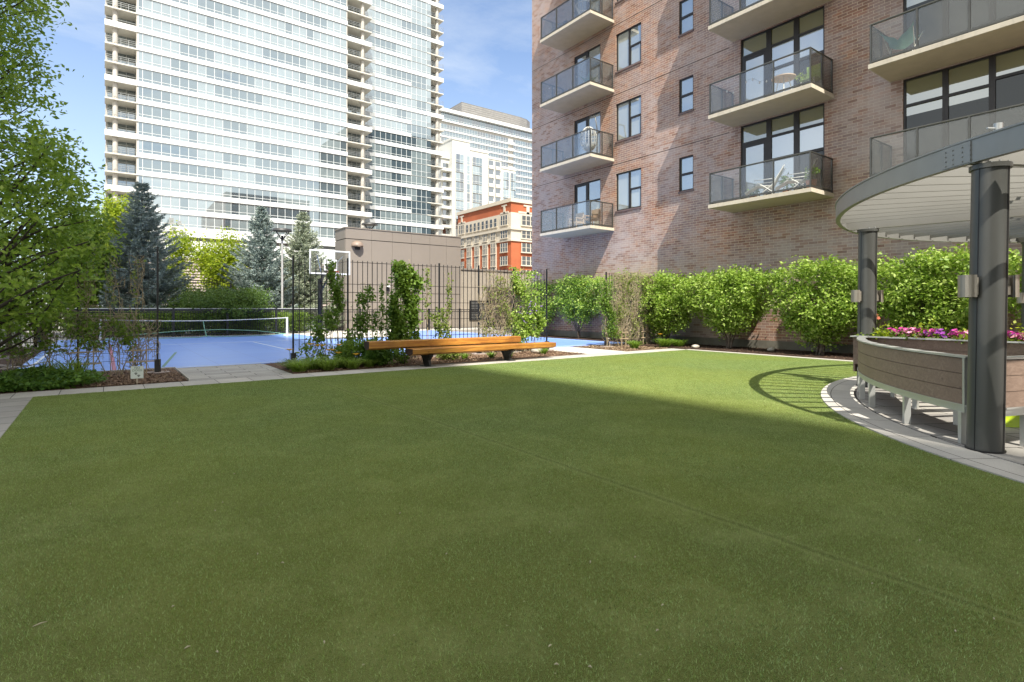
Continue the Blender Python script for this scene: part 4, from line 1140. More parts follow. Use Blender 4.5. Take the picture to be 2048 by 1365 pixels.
for i in range(12):
    a = i * PI / 6; b_ = a + PI / 6; c = a + PI / 12
    m_.tube([(8.31 + .22 * math.cos(a), by - .32 + .22 * math.sin(a), 3.11), (8.31 + .15 * math.cos(b_), by - .32 + .15 * math.sin(b_), 2.9), (8.31 + .10 * math.cos(c), by - .32 + .10 * math.sin(c), 2.7)], .007, 4, cap=False)
    m_.tube([(8.31 + .22 * math.cos(b_), by - .32 + .22 * math.sin(b_), 3.11), (8.31 + .15 * math.cos(a), by - .32 + .15 * math.sin(a), 2.9), (8.31 + .10 * math.cos(c), by - .32 + .10 * math.sin(c), 2.7)], .007, 4, cap=False)
m_.build('net', M['white'], hp)
MB().box(8.2, 8.38, 26.5, 26.7, 0, 2.9).beam((8.29, 26.6, 2.75), (8.29, 25.2, 3.45), .1, .12).beam((8.29, 26.6, 2.2), (8.29, 25.2, 3.05), .06, .08).build('post', M['black'], hp)
for x in (7.7, 8.9): MB().beam((x, 25.16, 3.9), (8.29, 26.3, 3.0), .03, .03).build('brace', M['steel'], hp)

def lamp(label, x, y, h, s=1.):
    t = thing('street_lamp', label, 'lamp post', (x, y, 0), 'disc topped lamp posts')
    MB().cyl(x, y, 0, h - .5, .058 * s, 12).cyl(x, y, 0, .4, .12 * s, 12).build('pole', flat('lamp_pole', (.42, .41, .39), .5, .1), t)
    a = MB()
    for i in range(4):
        q = i * PI / 2 + .4; a.tube([(x, y, h - .6), (x + .25 * s * math.cos(q), y + .25 * s * math.sin(q), h - .3), (x + .48 * s * math.cos(q), y + .48 * s * math.sin(q), h - .03)], .026 * s, 6)
    a.build('arm', flat('lamp_arm', (.10, .10, .095), .5, .2), t)
    MB().cyl(x, y, h - .03, h + .09, .56 * s, 24, r1=.52 * s).cyl(x, y, h + .06, h + .1, .3 * s, 20).build('shade', flat('lamp_disc', (.05, .05, .05), .5, .2), t)
    MB().cyl(x, y, h - .6, h - .3, .07 * s, 12).build('lamp_head', M['dark'], t)
lamp('tall disc topped lamp post between the two right spruces', 8.55, 34.6, 6.1)
lamp('disc topped lamp showing just above the grey annex roof', 20.0, 49.5, 9.3, 1.35)

# ================================================================== timber bench
be = thing('timber_bench', 'long bench of two offset orange timber beams on dark steel legs', 'bench', (8, 12.7, 0))
tim = woodmat('oiled_timber', [(.22, .085, .022), (.45, .20, .04), (.60, .32, .06)], 0, .42, .15)
tend = flat('timber_end', (.035, .018, .012), .8)
def bench_beam(x0, x1, y0, y1, z0, z1, name):
    ch = .10; mb = MB()
    pf = [(y0, z1 - .012), (y0 + .012, z1), (y1 - .012, z1), (y1, z1 - .012), (y1, z0 + .02), (y1 - .14, z0 - .05), (y0 + .16, z0 - .05), (y0, z0)]
    n = len(pf); V = [(x0, p[0], p[1]) for p in pf] + [(x1, p[0], p[1]) for p in pf]
    mb.add(V, [(i, (i + 1) % n, n + (i + 1) % n, n + i)[::-1] for i in range(n)], 0)
    mb.add(V, [tuple(range(n)), tuple(range(2 * n - 1, n - 1, -1))], 1)
    return mb.build(name, [tim, tend], be)
bench_beam(6.17, 10.86, 12.5, 12.93, .35, .47, 'seat')
bench_beam(5.24, 9.92, 13.0, 13.33, .50, .665, 'backrest')
for x in (6.72, 9.28):
    l_ = MB(); pf = [(12.62, 0), (12.9, 0), (13.0, .18), (13.28, .44), (12.98, .44), (12.82, .3), (12.56, .3), (12.52, .285), (12.66, .16)]
    l_.add([(x - .035, p[0], p[1]) for p in pf] + [(x + .035, p[0], p[1]) for p in pf],
           [tuple(range(9)), tuple(range(17, 8, -1))] + [(i, (i + 1) % 9, 9 + (i + 1) % 9, 9 + i)[::-1] for i in range(9)])
    l_.box(x - .09, x + .09, 12.5, 13.2, .285, .298); l_.box(x - .12, x + .12, 12.56, 12.98, .004, .02)
    l_.build('leg', flat('bench_steel', (.05, .052, .052), .45, .6, dirt=.3), be)

# ================================================================== no dogs sign
sg = thing('dog_sign', 'small white NO DOGS sign with two paw prints on a stake in the mulch', 'sign', (.53, 13.1, 0))
MB().box(.515, .545, 13.10, 13.115, 0, .16).build('stake', flat('stake_wood', (.45, .38, .28), .8), sg)
bd = MB(); bd.box(.425, .635, 13.085, 13.098, .115, .355); bd.build('board', flat('sign_white', (.62, .68, .62), .5, var=.03), sg)
bl_ = flat('sign_ink', (.04, .05, .04), .6); gr_ = flat('sign_green', (.12, .2, .14), .6)
for txt, z_, s in (('NO', .305, .058), ('DOGS', .255, .058)):
    cu = bpy.data.curves.new('lettering', 'FONT'); cu.body = txt; cu.size = s; cu.align_x = 'CENTER'; cu.extrude = .0008
    cu.materials.append(gr_); tmp_ = bpy.data.objects.new('t', cu); C.objects.link(tmp_); bpy.context.view_layer.update()
    me_ = bpy.data.meshes.new_from_object(tmp_.evaluated_get(bpy.context.evaluated_depsgraph_get())); bpy.data.objects.remove(tmp_)
    o = link('lettering', me_, sg)
    o.location = (.53 - .53, 13.083 - 13.1, z_); o.rotation_euler = (PI / 2, 0, 0)
pw = MB()
def disc(mb, x, z_, r, n=12, ax=1.):
    mb.add([(x + r * math.cos(2 * PI * i / n) * ax, 13.0835, z_ + r * math.sin(2 * PI * i / n)) for i in range(n)], [tuple(range(n))])
for (x, z_) in ((.510, .205), (.555, .160)):
    p_ = MB(); disc(p_, x, z_, .014, ax=1.15)
    for dx, dz in ((-.020, .012), (-.008, .023), (.008, .023), (.020, .012)): disc(p_, x + dx, z_ + dz, .0062)
    p_.build('paw_print', bl_, sg)

# ================================================================== wire trellises
M['wire'] = flat('black_wire', (.012, .012, .012), .5)
footm = flat('concrete_footing', (.36, .30, .27), .9, var=.15, bump=.3)
def trellis(label, xs, y, z0, z1, dv, hz, sleeve=True, rad=.006, skip=()):
    t = thing('wire_trellis', label, 'trellis', ((xs[0] + xs[-1]) / 2, y, 0))
    m_ = MB()
    n = round((xs[-1] - xs[0]) / dv)
    for i in range(n + 1):
        x = xs[0] + (xs[-1] - xs[0]) * i / n; m_.box(x - rad, x + rad, y - rad, y + rad, z0, z1 + random.uniform(-.01, .01))
    for z_ in hz: m_.box(xs[0], xs[-1], y - rad - .008, y - rad - .0005, z_ - rad, z_ + rad)
    m_.build('wire_grid', M['wire'], t)
    for x in xs:
        MB().box(x - .02, x + .02, y + .012, y + .052, 0, z1 + .05).build('post', M['wire'], t)
        MB().box(x - .06, x + .06, y - .045, y + .075, .005, .32).build('post_sleeve', M['wire'], t)
        MB().cyl(x, y, .0, .03, .25, 18).build('footing', footm, t)
    return t
H_ = [.32 + .18 * i for i in range(15)]
trellis('fine square wire trellis with thin bare vines at left before the court', [-1.88, -.44, 1.0], 15.05, .27, 2.85, .18, H_, rad=.0035)
trellis('long tall wire trellis with climbing vines behind the timber bench', [4.0, 5.46, 6.9, 8.34, 9.79, 11.2, 12.66], 15.05, .36, 2.83, .144, [.66, 1.16, 1.66, 2.16], rad=.0075)
trellis('wire trellis swallowed by brown vines in front of the brick wall', [15.66, 17.08, 18.5], 15.05, .36, 2.85, .144, [.66, 1.16, 1.66, 2.16], rad=.0075)
def lattice(label, x, y, w=.42, h=.66):
    t = thing('wooden_lattice', label, 'lattice', (x, y, 0), 'small wooden ladder lattices under the vines')
    wd = flat('lattice_wood', (.42, .33, .21), .8, var=.15)
    for s_ in (-.5, .5): MB().box(x + s_ * w * .6 - .012, x + s_ * w * .6 + .012, y - .01, y + .01, 0, h).build('upright', wd, t)
    for i in range(2): MB().box(x - w / 2 - .06, x + w / 2 + .06, y - .03, y - .011, .29 + i * .25, .32 + i * .25).build('rung', wd, t)
lattice('small wooden ladder lattice nearest the left edge before the court', -.30, 14.9)
lattice('small wooden ladder lattice beside the NO DOGS sign', .65, 14.85)
lattice('small wooden ladder lattice at the left foot of the brown vine', 16.35, 14.8, .38, .7)
lattice('small wooden ladder lattice at the right foot of the brown vine', 17.6, 14.8, .38, .8)

def vine(label, strands, seed, lm, lsz=.075, woody=0, name='climbing_vine', group='vines climbing the trellises', y=15.0, flat_=.2, asp=.8, thick=.012):
    """strands: (x, z0, z1, halfwidth, leaves per metre)"""
    rng = np.random.default_rng(seed); rd = random.Random(seed)
    t = thing(name, label, 'vine', (strands[0][0], y, 0), group)
    st = MB(); P = []
    for (x, z0, z1, hw, dn) in strands:
        for q in range(2):
            pts = []; xx = x + rd.uniform(-.05, .05); n = max(4, int((z1) / .25))
            for i in range(n + 1):
                f = i / n; pts.append((xx + math.sin(i * 1.3 + q * 2 + seed) * hw * .35, y - .02 + rd.uniform(-.03, .03), z1 * f))
            st.tube(pts, [thick * (1 - .7 * i / n) for i in range(n + 1)], 4, cap=False)
        n = int(dn * (z1 - z0)); zz_ = rng.uniform(z0, z1, n)
        # clumpy density
        ph = rng.uniform(0, 6); kp = (np.sin(zz_ * 5.1 + ph) + np.sin(zz_ * 11 + ph * 2)) * .5 + rng.uniform(-1.1, 1.1, n) > -.5
        zz_ = zz_[kp]; n = len(zz_)
        wv = hw * (.65 + .35 * np.sin(zz_ * 3.3 + ph))
        cxd = hw * .55 * np.sin(zz_ * 2.3 + ph * 3) + hw * .3 * np.sin(zz_ * 6.1 + ph)
        P.append(np.stack([x + cxd + rng.normal(size=n) * wv * .55, y - .03 + rng.normal(size=n) * min(.12, hw * .5 + .03), zz_ + rng.normal(size=n) * .02], 1))
    for i in range(woody):
        s = strands[rd.randrange(len(strands))]; x = s[0] + rd.uniform(-1, 1) * s[3]; z_ = rd.uniform(max(.1, s[1] - .25), s[2]) + rd.gauss(0, .08)
        pts = [(x, y + rd.uniform(-.08, .05), z_)]
        a = rd.uniform(-.6, .6) + (PI / 2 if rd.random() < .7 else 0)
        for j in range(6):
            a += rd.uniform(-.75, .75); p = pts[-1]; nx = p[0] + math.cos(a) * .1; lim_ = s[3] * (.9 + .6 * ((i * 37) % 10) / 10); nx = min(max(nx, s[0] - lim_), s[0] + lim_)
            pts.append((nx, p[1] + rd.uniform(-.03, .03), min(p[2] + math.sin(a) * .1, s[2] + .08)))
        st.tube(pts, [.007, .006, .006, .005, .004, .003, .002], 4, cap=False)
    st.build('stem', vinewood, t)
    leaves(np.concatenate(P), lsz, lm, t, 'foliage', flat_=flat_, aspect=asp, rng=rng)
    return t
# left trellis
vine('bare twiggy vine with olive leaves massed low on the left trellis', [(-.85, .55, 1.6, .34, 620), (-.45, .62, 1.35, .34, 620), (-.05, .75, 1.25, .30, 560), (-1.3, .5, 1.2, .3, 600)], 71, L_low, .075, 210)
vine('twiggy vine with light leaves on the right half of the left trellis', [(.38, .72, 1.3, .3, 520), (.72, .6, 1.15, .24, 300), (.5, .25, .8, .2, 60)], 72, L_low, .075, 120)
vine('thin leafy strands scrambling up to the top of the left trellis', [(-1.5, 1.2, 2.8, .12, 120), (-.9, 1.2, 2.7, .15, 150), (-.3, 1.4, 2.75, .15, 150), (.2, 1.3, 2.6, .13, 90), (.6, 1.3, 2.6, .1, 60)], 73, L_olive, .07, 150)
# long trellis
vine('leafy vine reaching the top near the left end of the long trellis', [(4.72, .1, 1.3, .35, 420), (4.95, .9, 2.75, .17, 620), (5.12, .9, 2.4, .14, 380), (4.5, .1, .9, .3, 380)], 74, L_vine, .085, 30)
vine('loose vine with leaves to mid height left of the bench end', [(5.72, .6, 1.9, .16, 520), (5.95, .8, 2.1, .14, 330), (6.2, .5, 1.4, .12, 200), (5.55, .2, .9, .2, 300)], 75, L_vine, .085, 20)
vine('sparse strand of leaves left of the densest vine', [(6.42, .7, 2.2, .08, 170), (6.55, .8, 1.5, .07, 110)], 76, L_vine, .08)
vine('densest dark green vine bulging over the top behind the bench', [(6.85, .5, 2.75, .17, 1100), (7.1, .5, 2.85, .2, 1250), (7.35, .5, 2.65, .2, 1200), (7.0, .35, 1.6, .26, 900), (7.5, .5, 1.9, .14, 500)], 77, L_vine, .095, 10)
vine('yellow green wispy vine right of the densest vine', [(8.3, .35, 1.35, .28, 420), (8.55, .4, 1.5, .2, 330), (8.6, 1.2, 2.6, .07, 130), (7.85, 1.5, 2.65, .08, 110)], 78, L_pale, .08, 20)
vine('tangle of dry brown vine with few leaves near the right of the long trellis', [(9.95, .5, 2.2, .25, 100), (10.35, .5, 2.6, .32, 160), (10.7, .5, 2.5, .25, 260)], 79, L_olive, .07, 330)
vine('green topped vine spilling over the right end of the long trellis', [(11.1, 2.0, 2.85, .3, 800), (11.6, 1.9, 2.75, .35, 700), (11.3, .4, 2.2, .3, 520)], 80, L_hedge, .08, 40)
cv = vine('bushy green vine with small purple flowers at the right end of the trellis', [(11.65, .2, 1.35, .42, 1500), (12.0, .5, 2.1, .32, 800)], 81, L_hedge, .085, 20)
pf = np.stack([RNG.normal(11.75, .28, 26), RNG.normal(14.8, .05, 26), RNG.uniform(1.0, 1.75, 26)], 1)
leaves(np.repeat(pf, 4, 0), .06, leafmat('purple_petal', [(.20, .12, .42), (.32, .2, .5)], .2), cv, 'blossom', aspect=.8)
vine('grey green bushy vine on the left post of the brown vine trellis', [(15.7, .35, 1.9, .35, 1300), (15.55, 1.2, 2.5, .22, 420)], 82, L_vine, .075, 50)
vine('dense dry brown vine cascading over the trellis before the brick wall', [(16.3, .4, 2.75, .35, 420), (16.9, .3, 2.85, .4, 330), (17.6, .3, 2.85, .4, 160), (18.1, .3, 2.75, .25, 110)], 83, L_olive, .065, 1500, thick=.02)

# ================================================================== bed plants
def tuft(label, x, y, r, h, n, seed, lm, name='daylily_plant', cat='plant', group='grassy clumps along the beds', flowers=None, wd=.018):
    rng = np.random.default_rng(seed); t = thing(name, label, cat, (x, y, 0), group)
    V = []; F = []
    for i in range(n):
        a = rng.uniform(0, 6.28); r0 = r * .35 * rng.random() ** .5; b_ = rng.uniform(0, 6.28)
        bx, by = x + r0 * math.cos(b_), y + r0 * math.sin(b_); L = h * rng.uniform(.7, 1.3); sp = r * rng.uniform(.5, 1.3)
        dx, dy = math.cos(a), math.sin(a); q0 = len(V)
        for s_ in range(5):
            f = s_ / 4; rr_ = sp * f; zz_ = L * (1.45 * f - .85 * f * f) + .01; w_ = wd * (1 - f) ** .6 * .5 + .001
            V += [(bx + dx * rr_ - dy * w_, by + dy * rr_ + dx * w_, zz_), (bx + dx * rr_ + dy * w_, by + dy * rr_ - dx * w_, zz_)]
        F += [(q0 + 2 * s_, q0 + 2 * s_ + 1, q0 + 2 * s_ + 3, q0 + 2 * s_ + 2) for s_ in range(4)]
    V = np.array(V) - np.array([x, y, 0]); link('foliage', np_mesh('foliage', V, F, [lm]), t)
    if flowers:
        for (fx, fy, fz) in flowers:
            m_ = MB(); m_.tube([(fx, fy + .03, .02), (fx, fy, fz)], .004, 4)
            for i in range(6):
                a = i * PI / 3 + seed; c_ = math.cos(a); s_ = math.sin(a)
                m_.add([(fx, fy, fz), (fx + c_ * .04 - s_ * .028, fy + s_ * .04 + c_ * .028, fz + .035), (fx + c_ * .10, fy + s_ * .10, fz + .04), (fx + c_ * .04 + s_ * .028, fy + s_ * .04 - c_ * .028, fz + .035)], [(0, 1, 2, 3)], 1)
            m_.build('flower', [L_grass, yel], t)
    return t
yel = flat('lily_yellow', (.80, .42, .02), .5, var=.1)
L_lily = leafmat('lily_blade', [(.12, .22, .03), (.22, .34, .05), (.34, .46, .10)], .35)
L_gr = leafmat('grass_blade', [(.05, .10, .03), (.09, .15, .05), (.14, .2, .08)], .3)
k0 = 90
for i, (x, y, r, h, fl) in enumerate([
    (3.75, 14.1, .42, .30, None), (3.7, 13.45, .42, .34, [(3.5, 13.5, .50)]), (4.15, 13.75, .45, .38, [(4.0, 13.6, .60), (4.15, 13.55, .57), (4.3, 13.6, .56)]), (4.35, 13.35, .40, .32, [(4.35, 13.3, .47), (4.45, 13.35, .46)]),
    (4.75, 13.7, .45, .36, [(4.7, 13.6, .56), (4.62, 13.4, .38)]), (4.95, 13.35, .38, .30, [(5.02, 13.3, .33)]), (5.4, 13.4, .3, .26, None)]):
    tuft(['grey green grass clump at the left corner of the planting bed', 'arching daylily clump at the bed corner by the pavers', 'daylily clump with three yellow flowers standing tallest', 'daylily clump with two yellow flowers at the front edge',
          'daylily clump with yellow flowers beside the dark shrub', 'low daylily clump with one flower near the paving', 'small flowerless clump in front of the dark shrub'][i], x, y, r, h, 210, k0 + i, L_gr if i == 0 else L_lily, flowers=fl)
tuft('bright green daylily clump left of the brown vine foot', 15.75, 13.75, .36, .38, 200, 98, L_grass)
tuft('bright green daylily clump right of the brown vine, larger one', 17.2, 13.5, .45, .42, 260, 99, L_grass, flowers=[(16.8, 13.4, .50)])
tuft('bright green daylily clump at the corner of the turf by the shrubs', 17.75, 13.3, .42, .38, 240, 100, L_grass)
for i, (x, y) in enumerate([(8.55, 13.9), (9.35, 13.7), (10.15, 13.85), (11.55, 13.9)]):
    tuft('small grassy tuft in the mulch beneath the timber bench', x, y, .22, .22, 70, 101 + i, L_grass, group='small tufts under the bench')
tuft('blue grey tuft at the right end of the bench', 12.1, 14.5, .22, .25, 90, 106, L_gr)
tuft('tall thin grass clump in the ground cover at left', -.55, 14.3, .55, .62, 110, 107, L_lily)
tuft('dark grass clump behind the ground cover near the left lattice', -.95, 14.75, .5, .5, 90, 108, L_cover)
def bush(label, x, y, w, h, d, seed, n, per, lm, lsz, name='garden_shrub', group=None):
    return shrub(label, x, y, w, h, d, seed, n=n, per=per, lm=lm, lsz=lsz, stems=5, zmin=.05, name=name, group=group, sig=.07, zb=0)
bush('dark green leafy shrub beside the left end of the bench', 5.75, 13.75, .9, .52, .9, 111, 60, 60, L_cover, .09)
bush('lighter leafy plant between the daylilies and the dark shrub', 5.1, 14.15, .8, .55, .7, 112, 45, 50, L_vine, .08)
bush('thin leafy plant under the left end of the bench', 6.45, 13.7, .5, .35, .5, 113, 25, 30, L_vine, .06)
bush('yellow green leafy plant in sun under the middle of the bench', 8.0, 14.0, .5, .3, .6, 114, 30, 40, L_pale, .07)
# ground cover mat and chips
rng = np.random.default_rng(5)
n = 15000; gx = -1.15 - abs(rng.normal(size=n)) * 1.6 + rng.uniform(-.2, 1.2, n); gy = 13.1 + 1.75 * rng.random(n)
edge = .55 - .8 * (gy - 13.1) * 0 + .25 * np.sin(gy * 6) - .15 * np.cos(gy * 13); keep = (gx < edge * .9) & (gx > -4.5) & (rng.random(n) < .95)
gx, gy = gx[keep], gy[keep]; gz = .02 + rng.random(len(gx)) ** .7 * (.16 + .10 * np.sin(gx * 4 + gy * 3))
cvr = thing('ground_cover', 'mat of low dark green leaves at the left edge of the mulch bed', 'ground cover', (-1.5, 14, 0))
o = leaves(np.stack([gx, gy, gz], 1), .085, L_cover, cvr, 'foliage', flat_=.6, aspect=.85, rng=rng, kind='stuff'); cvr['kind'] = 'stuff'
def chips(name, x0, x1, y0, y1, n, cols, z_=.012):
    x = rng.uniform(x0, x1, n); y = rng.uniform(y0, y1, n); a = rng.uniform(0, 6.28, n); L = rng.uniform(.012, .035, n); w_ = L * rng.uniform(.25, .5, n)
    c, s_ = np.cos(a), np.sin(a); zz_ = z_ + rng.uniform(0, .02, n); tl = rng.uniform(-.012, .012, n)
    V = np.stack([np.stack([x + i * L * c - j * w_ * s_, y + i * L * s_ + j * w_ * c, zz_ + i * tl], 1) for i, j in ((-1, -1), (1, -1), (1, 1), (-1, 1))], 1).reshape(-1, 3)
    o = link(name, np_mesh(name, V, np.arange(4 * n).reshape(n, 4), [leafmat(name + '_wood', cols, 0, .8)])); tag(o, kind='stuff')
chips('bark_chips', -.3, 1.38, 13.05, 15.85, 5200, [(.06, .035, .025), (.18, .11, .07), (.32, .22, .14)])
chips('bed_bark_chips', 3.6, 12.6, 13.05, 15.85, 9000, [(.06, .035, .025), (.18, .11, .07), (.34, .24, .15)])
chips('corner_bark_chips', 14.6, 16.9, 13.05, 15.85, 2500, [(.12, .08, .05), (.26, .18, .11), (.42, .32, .2)])
chips('wall_bed_chips', 17.0, 19.3, 4.2, 15.5, 4500, [(.02, .013, .01), (.06, .035, .025), (.13, .08, .05)], .04)
# stones
def stone(label, x, y, r, seed, col=(.42, .38, .32), z0=0, group='pale stones lying in the beds'):
    rd = random.Random(seed); m_ = MB(); V = []; nu, nv = 10, 7
    for j in range(nv):
        th = PI * j / (nv - 1)
        for i in range(nu):
            a = 2 * PI * i / nu; q = 1 + .22 * math.sin(3 * a + seed) * math.sin(th) + rd.uniform(-.08, .08)
            V.append((x + r * q * math.cos(a) * math.sin(th), y + r * .75 * q * math.sin(a) * math.sin(th), z0 + r * .35 + r * .5 * math.cos(th)))
    m_.add(V, [(j * nu + i, j * nu + (i + 1) % nu, (j + 1) * nu + (i + 1) % nu, (j + 1) * nu + i) for j in range(nv - 1) for i in range(nu)], smooth=True)
    o = m_.build('garden_stone', flat('pale_stone', col, .85, var=.15, bump=.3)); tag(o, label, 'stone', group)
stone('flat pale stone in the mulch past the right end of the bench', 11.6, 14.3, .22, 1)
stone('rough stone at the wall foot in the sunlit gap', 18.3, 9.9, .16, 2, z0=.03)
stone('dark stone lying in the bed edge near the second shrub', 17.4, 12.3, .16, 3, (.10, .08, .07), z0=.03)
stone('small pale stone on the shaded mulch by the far court corner', 18.5, 17.7, .13, 4, z0=.03)
# driftwood
dw = thing('driftwood_pile', 'pile of bare bleached branches lying by the left court corner', 'branches', (-2.0, 17.6, 0))
wd_ = flat('bleached_wood', (.45, .40, .33), .8, var=.2, scale=6); rd = random.Random(4)
for i in range(16):
    x = -2.2 + rd.uniform(-.6, .8); y = 17.4 + rd.uniform(-.5, .8); a = rd.uniform(-.5, .9); L = rd.uniform(.5, 1.4); z_ = .05 + rd.random() * .3
    pts = [(x + math.cos(a) * L * (q - .5), y + math.sin(a) * L * (q - .5) * .5, z_ + math.sin(q * 5 + i) * .05) for q in (0, .25, .5, .75, 1)]
    MB().tube(pts, [.03, .028, .022, .015, .008], 6).build('branch', wd_, dw)

# ================================================================== pergola
PC = (12.71, -1.46); PR = 6.36; ZB, ZT = 3.0, 3.25
pg = thing('pergola', 'circular grey steel pergola with parallel slats on round columns over the terrace', 'pergola', (PC[0], PC[1], 0))
M['pgrey'] = flat('pergola_paint', (.27, .27, .25), .36, .35, var=.05, scale=1.5, dirt=.12)
M['pslat'] = flat('slat_paint', (.225, .22, .20), .5, .1, var=.05, scale=1)
M['pcol'] = flat('column_paint', (.082, .084, .078), .34, .25, var=.06, scale=1.4, dirt=.1)
rb_ = MB()
rb_.arc(PC[0], PC[1], PR - .02, PR, 0, 360, ZB, ZT, 160); rb_.arc(PC[0], PC[1], PR - .07, PR - .021, 0, 360, ZB, ZB + .02, 160); rb_.arc(PC[0], PC[1], PR - .07, PR - .021, 0, 360, ZT - .02, ZT, 160)
rb_.arc(PC[0], PC[1], PR + .0015, PR + .012, 0, 360, ZT - .015, ZT + .004, 160)
rb_.build('ring_beam', M['pgrey'], pg)
COLA = [149.1, 100.15, 48.7, -2.7, -54.1, -105.6, -157.]
ZS_, DS_ = 3.075, .115
for i in range(80):
    q = 100.15 + 4.5 * i; 
    if min(abs((q - c_ + 180) % 360 - 180) for c_ in COLA) < 1.2: continue
    a = R(q); u_ = Vector((math.cos(a), math.sin(a), 0)); c_ = Vector((PC[0], PC[1], ZS_ + DS_ / 2))
    MB().beam(c_ + u_ * 1.22, c_ + u_ * (PR - .021), .03, DS_).build('slat', M['pslat'], pg)
for q in COLA:
    a = R(q); u_ = Vector((math.cos(a), math.sin(a), 0)); c_ = Vector((PC[0], PC[1], 3.10))
    MB().beam(c_ + u_ * 1.22, c_ + u_ * (PR - .021), .09, .22).build('cross_beam', M['pslat'], pg)
MB().arc(PC[0], PC[1], 1.1, 1.2, 0, 360, 2.99, 3.21, 40).build('hub_ring', M['pgrey'], pg)
MB().arc(PC[0], PC[1], 3.99, 4.03, 0, 360, 3.225, 3.25, 60).build('tie_ring', M['pgrey'], pg)
# bolted splice and small fixtures on the ring by the near column
a0 = math.atan2(1.738 - PC[1], 7.357 - PC[0]); sp_ = MB()
sp_.arc(PC[0], PC[1], PR + .0005, PR + .008, math.degrees(a0) - 3.0, math.degrees(a0) + .1, ZB + .01, ZT - .02, 6)
for i in range(4):
    for j in range(4):
        if i == 9: continue
        a = a0 - R(2.6) + R(.82) * i + (R(.2) if i > 1 else 0); r_ = PR + .008; z_ = ZB + .035 + j * .05
        x, y = PC[0] + math.cos(a) * r_, PC[1] + math.sin(a) * r_
        sp_.tube([(x, y, z_), (x + math.cos(a) * .008, y + math.sin(a) * .008, z_)], .008, 8)
sp_.build('splice_plate', M['pgrey'], pg)
def on_ring(a, r_): return PC[0] + math.cos(a) * r_, PC[1] + math.sin(a) * r_
x, y = on_ring(a0 + R(2.0), PR - .08); MB().cyl(x, y, ZT, ZT + .09, .04, 14).tube([(x - .1, y + .06, ZT + .04), (x + .1, y - .06, ZT + .04)], .01, 6).build('stub_fitting', M['steel'], pg)
x, y = on_ring(a0 + R(5.5), PR - .08); MB().box(x - .13, x + .13, y - .06, y + .06, ZT, ZT + .06).build('junction_box', M['steel'], pg)
def column(x, y, lx, ly, sc_ang, rot=.4):
    r_ = .155; zt = ZB - .03; m_ = MB(); n = 40
    for a_, b_, rr_ in ((.013, zt, r_),):
        V = []; ng = 12
        for j in range(ng + 1):
            f = j / ng
            for i in range(n):
                a = 2 * PI * i / n; V.append((x + lx * f + rr_ * math.cos(a), y + ly * f + rr_ * math.sin(a), a_ + (b_ - a_) * f))
        m_.add(V, [(j * n + i, j * n + (i + 1) % n, (j + 1) * n + (i + 1) % n, (j + 1) * n + i) for j in range(ng) for i in range(n)], smooth=True)
    o = m_.build('column', M['pcol'], pg)
    g = MB()
    for a in (-PI / 2 - .25, -PI / 2 - .12, PI - .35, PI / 2):
        q = (r_ + .0008); cx, cy = x + q * math.cos(a), y + q * math.sin(a)
        g.beam((cx, cy, .02), (cx + lx, cy + ly, zt - .03), .006, .006, up=(math.cos(a), math.sin(a), 0))
    g.build('panel_seam', M['black'], o)
    cp = MB().cyl(x + lx, y + ly, zt - .035, zt + .012, r_ + .022, 40); cp.build('cap', M['pcol'], o)
    pl = MB(); u = Vector((PC[0] - x, PC[1] - y, 0)).normalized()
    c_ = Vector((x + lx, y + ly, zt + .02)); pl.beam(c_ - u * .12 + Vector((0, 0, -.004)), c_ + u * .14 + Vector((0, 0, -.004)), .24, .016)
    for i in (-1, 0, 1):
        for j in (-1, 1): 
            p = c_ + u * (.05 * j + .08) + Vector((-u.y, u.x, 0)) * .075 * i; pl.cyl(p.x, p.y, zt + .02, zt + .05, .012, 8)
    pl.build('bracket', M['steel'], o)
    MB().cyl(x, y, .0125, .03, r_ + .012, 36).build('base_gasket', M['black'], o)
    for a in sc_ang:
        zc = 1.72; f = zc / 3; cx, cy = x + lx * f, y + ly * f; d = Vector((math.cos(a), math.sin(a), 0)); s_ = Vector((-d.y, d.x, 0))
        q = MB(); p0 = Vector((cx, cy, 0)) + d * (r_ - .01)
        q.add([tuple(p0 + d * (.0 + i * .05) + s_ * j + Vector((0, 0, zc + k_))) for i in (0, 1) for j in (-.055, .055) for k_ in (-.09, .09)],
              [(0, 1, 3, 2), (4, 6, 7, 5), (0, 4, 5, 1), (2, 3, 7, 6), (1, 5, 7, 3), (0, 2, 6, 4)])
        V = []; nn = 12; ps_ = p0 + d * .03
        for w_ in (.098, .088):
            for i in range(nn + 1):
                t = -PI / 2 + PI * i / nn
                for zz_ in (-.115, .115): V.append(tuple(ps_ + d * (math.cos(t) * w_ + .02) + s_ * math.sin(t) * w_ + Vector((0, 0, zc + zz_))))
        h_ = 2 * (nn + 1)
        F = [(2 * i, 2 * i + 2, 2 * i + 3, 2 * i + 1) for i in range(nn)] + [(h_ + 2 * i, h_ + 2 * i + 1, h_ + 2 * i + 3, h_ + 2 * i + 2) for i in range(nn)]
        F += [(2 * i, h_ + 2 * i, h_ + 2 * i + 2, 2 * i + 2) for i in range(nn)] + [(2 * i + 1, 2 * i + 3, h_ + 2 * i + 3, h_ + 2 * i + 1) for i in range(nn)]
        q.add(V, F); q.build('sconce', flat('sconce_metal', (.36, .325, .27), .38, .7, var=.05), o)
hx, hy = .8046, -.594
aL = math.atan2(-hy, -hx)           # towards picture left
column(7.40, 1.715, .055 * hx, .055 * hy, (aL, aL + PI))
column(11.65, 4.46, .03 * hx, .03 * hy, (aL, aL + PI))
column(PC[0] + 6.05 * math.cos(R(48.7)), PC[1] + 6.05 * math.sin(R(48.7)), .02, -.02, (aL + PI, aL))
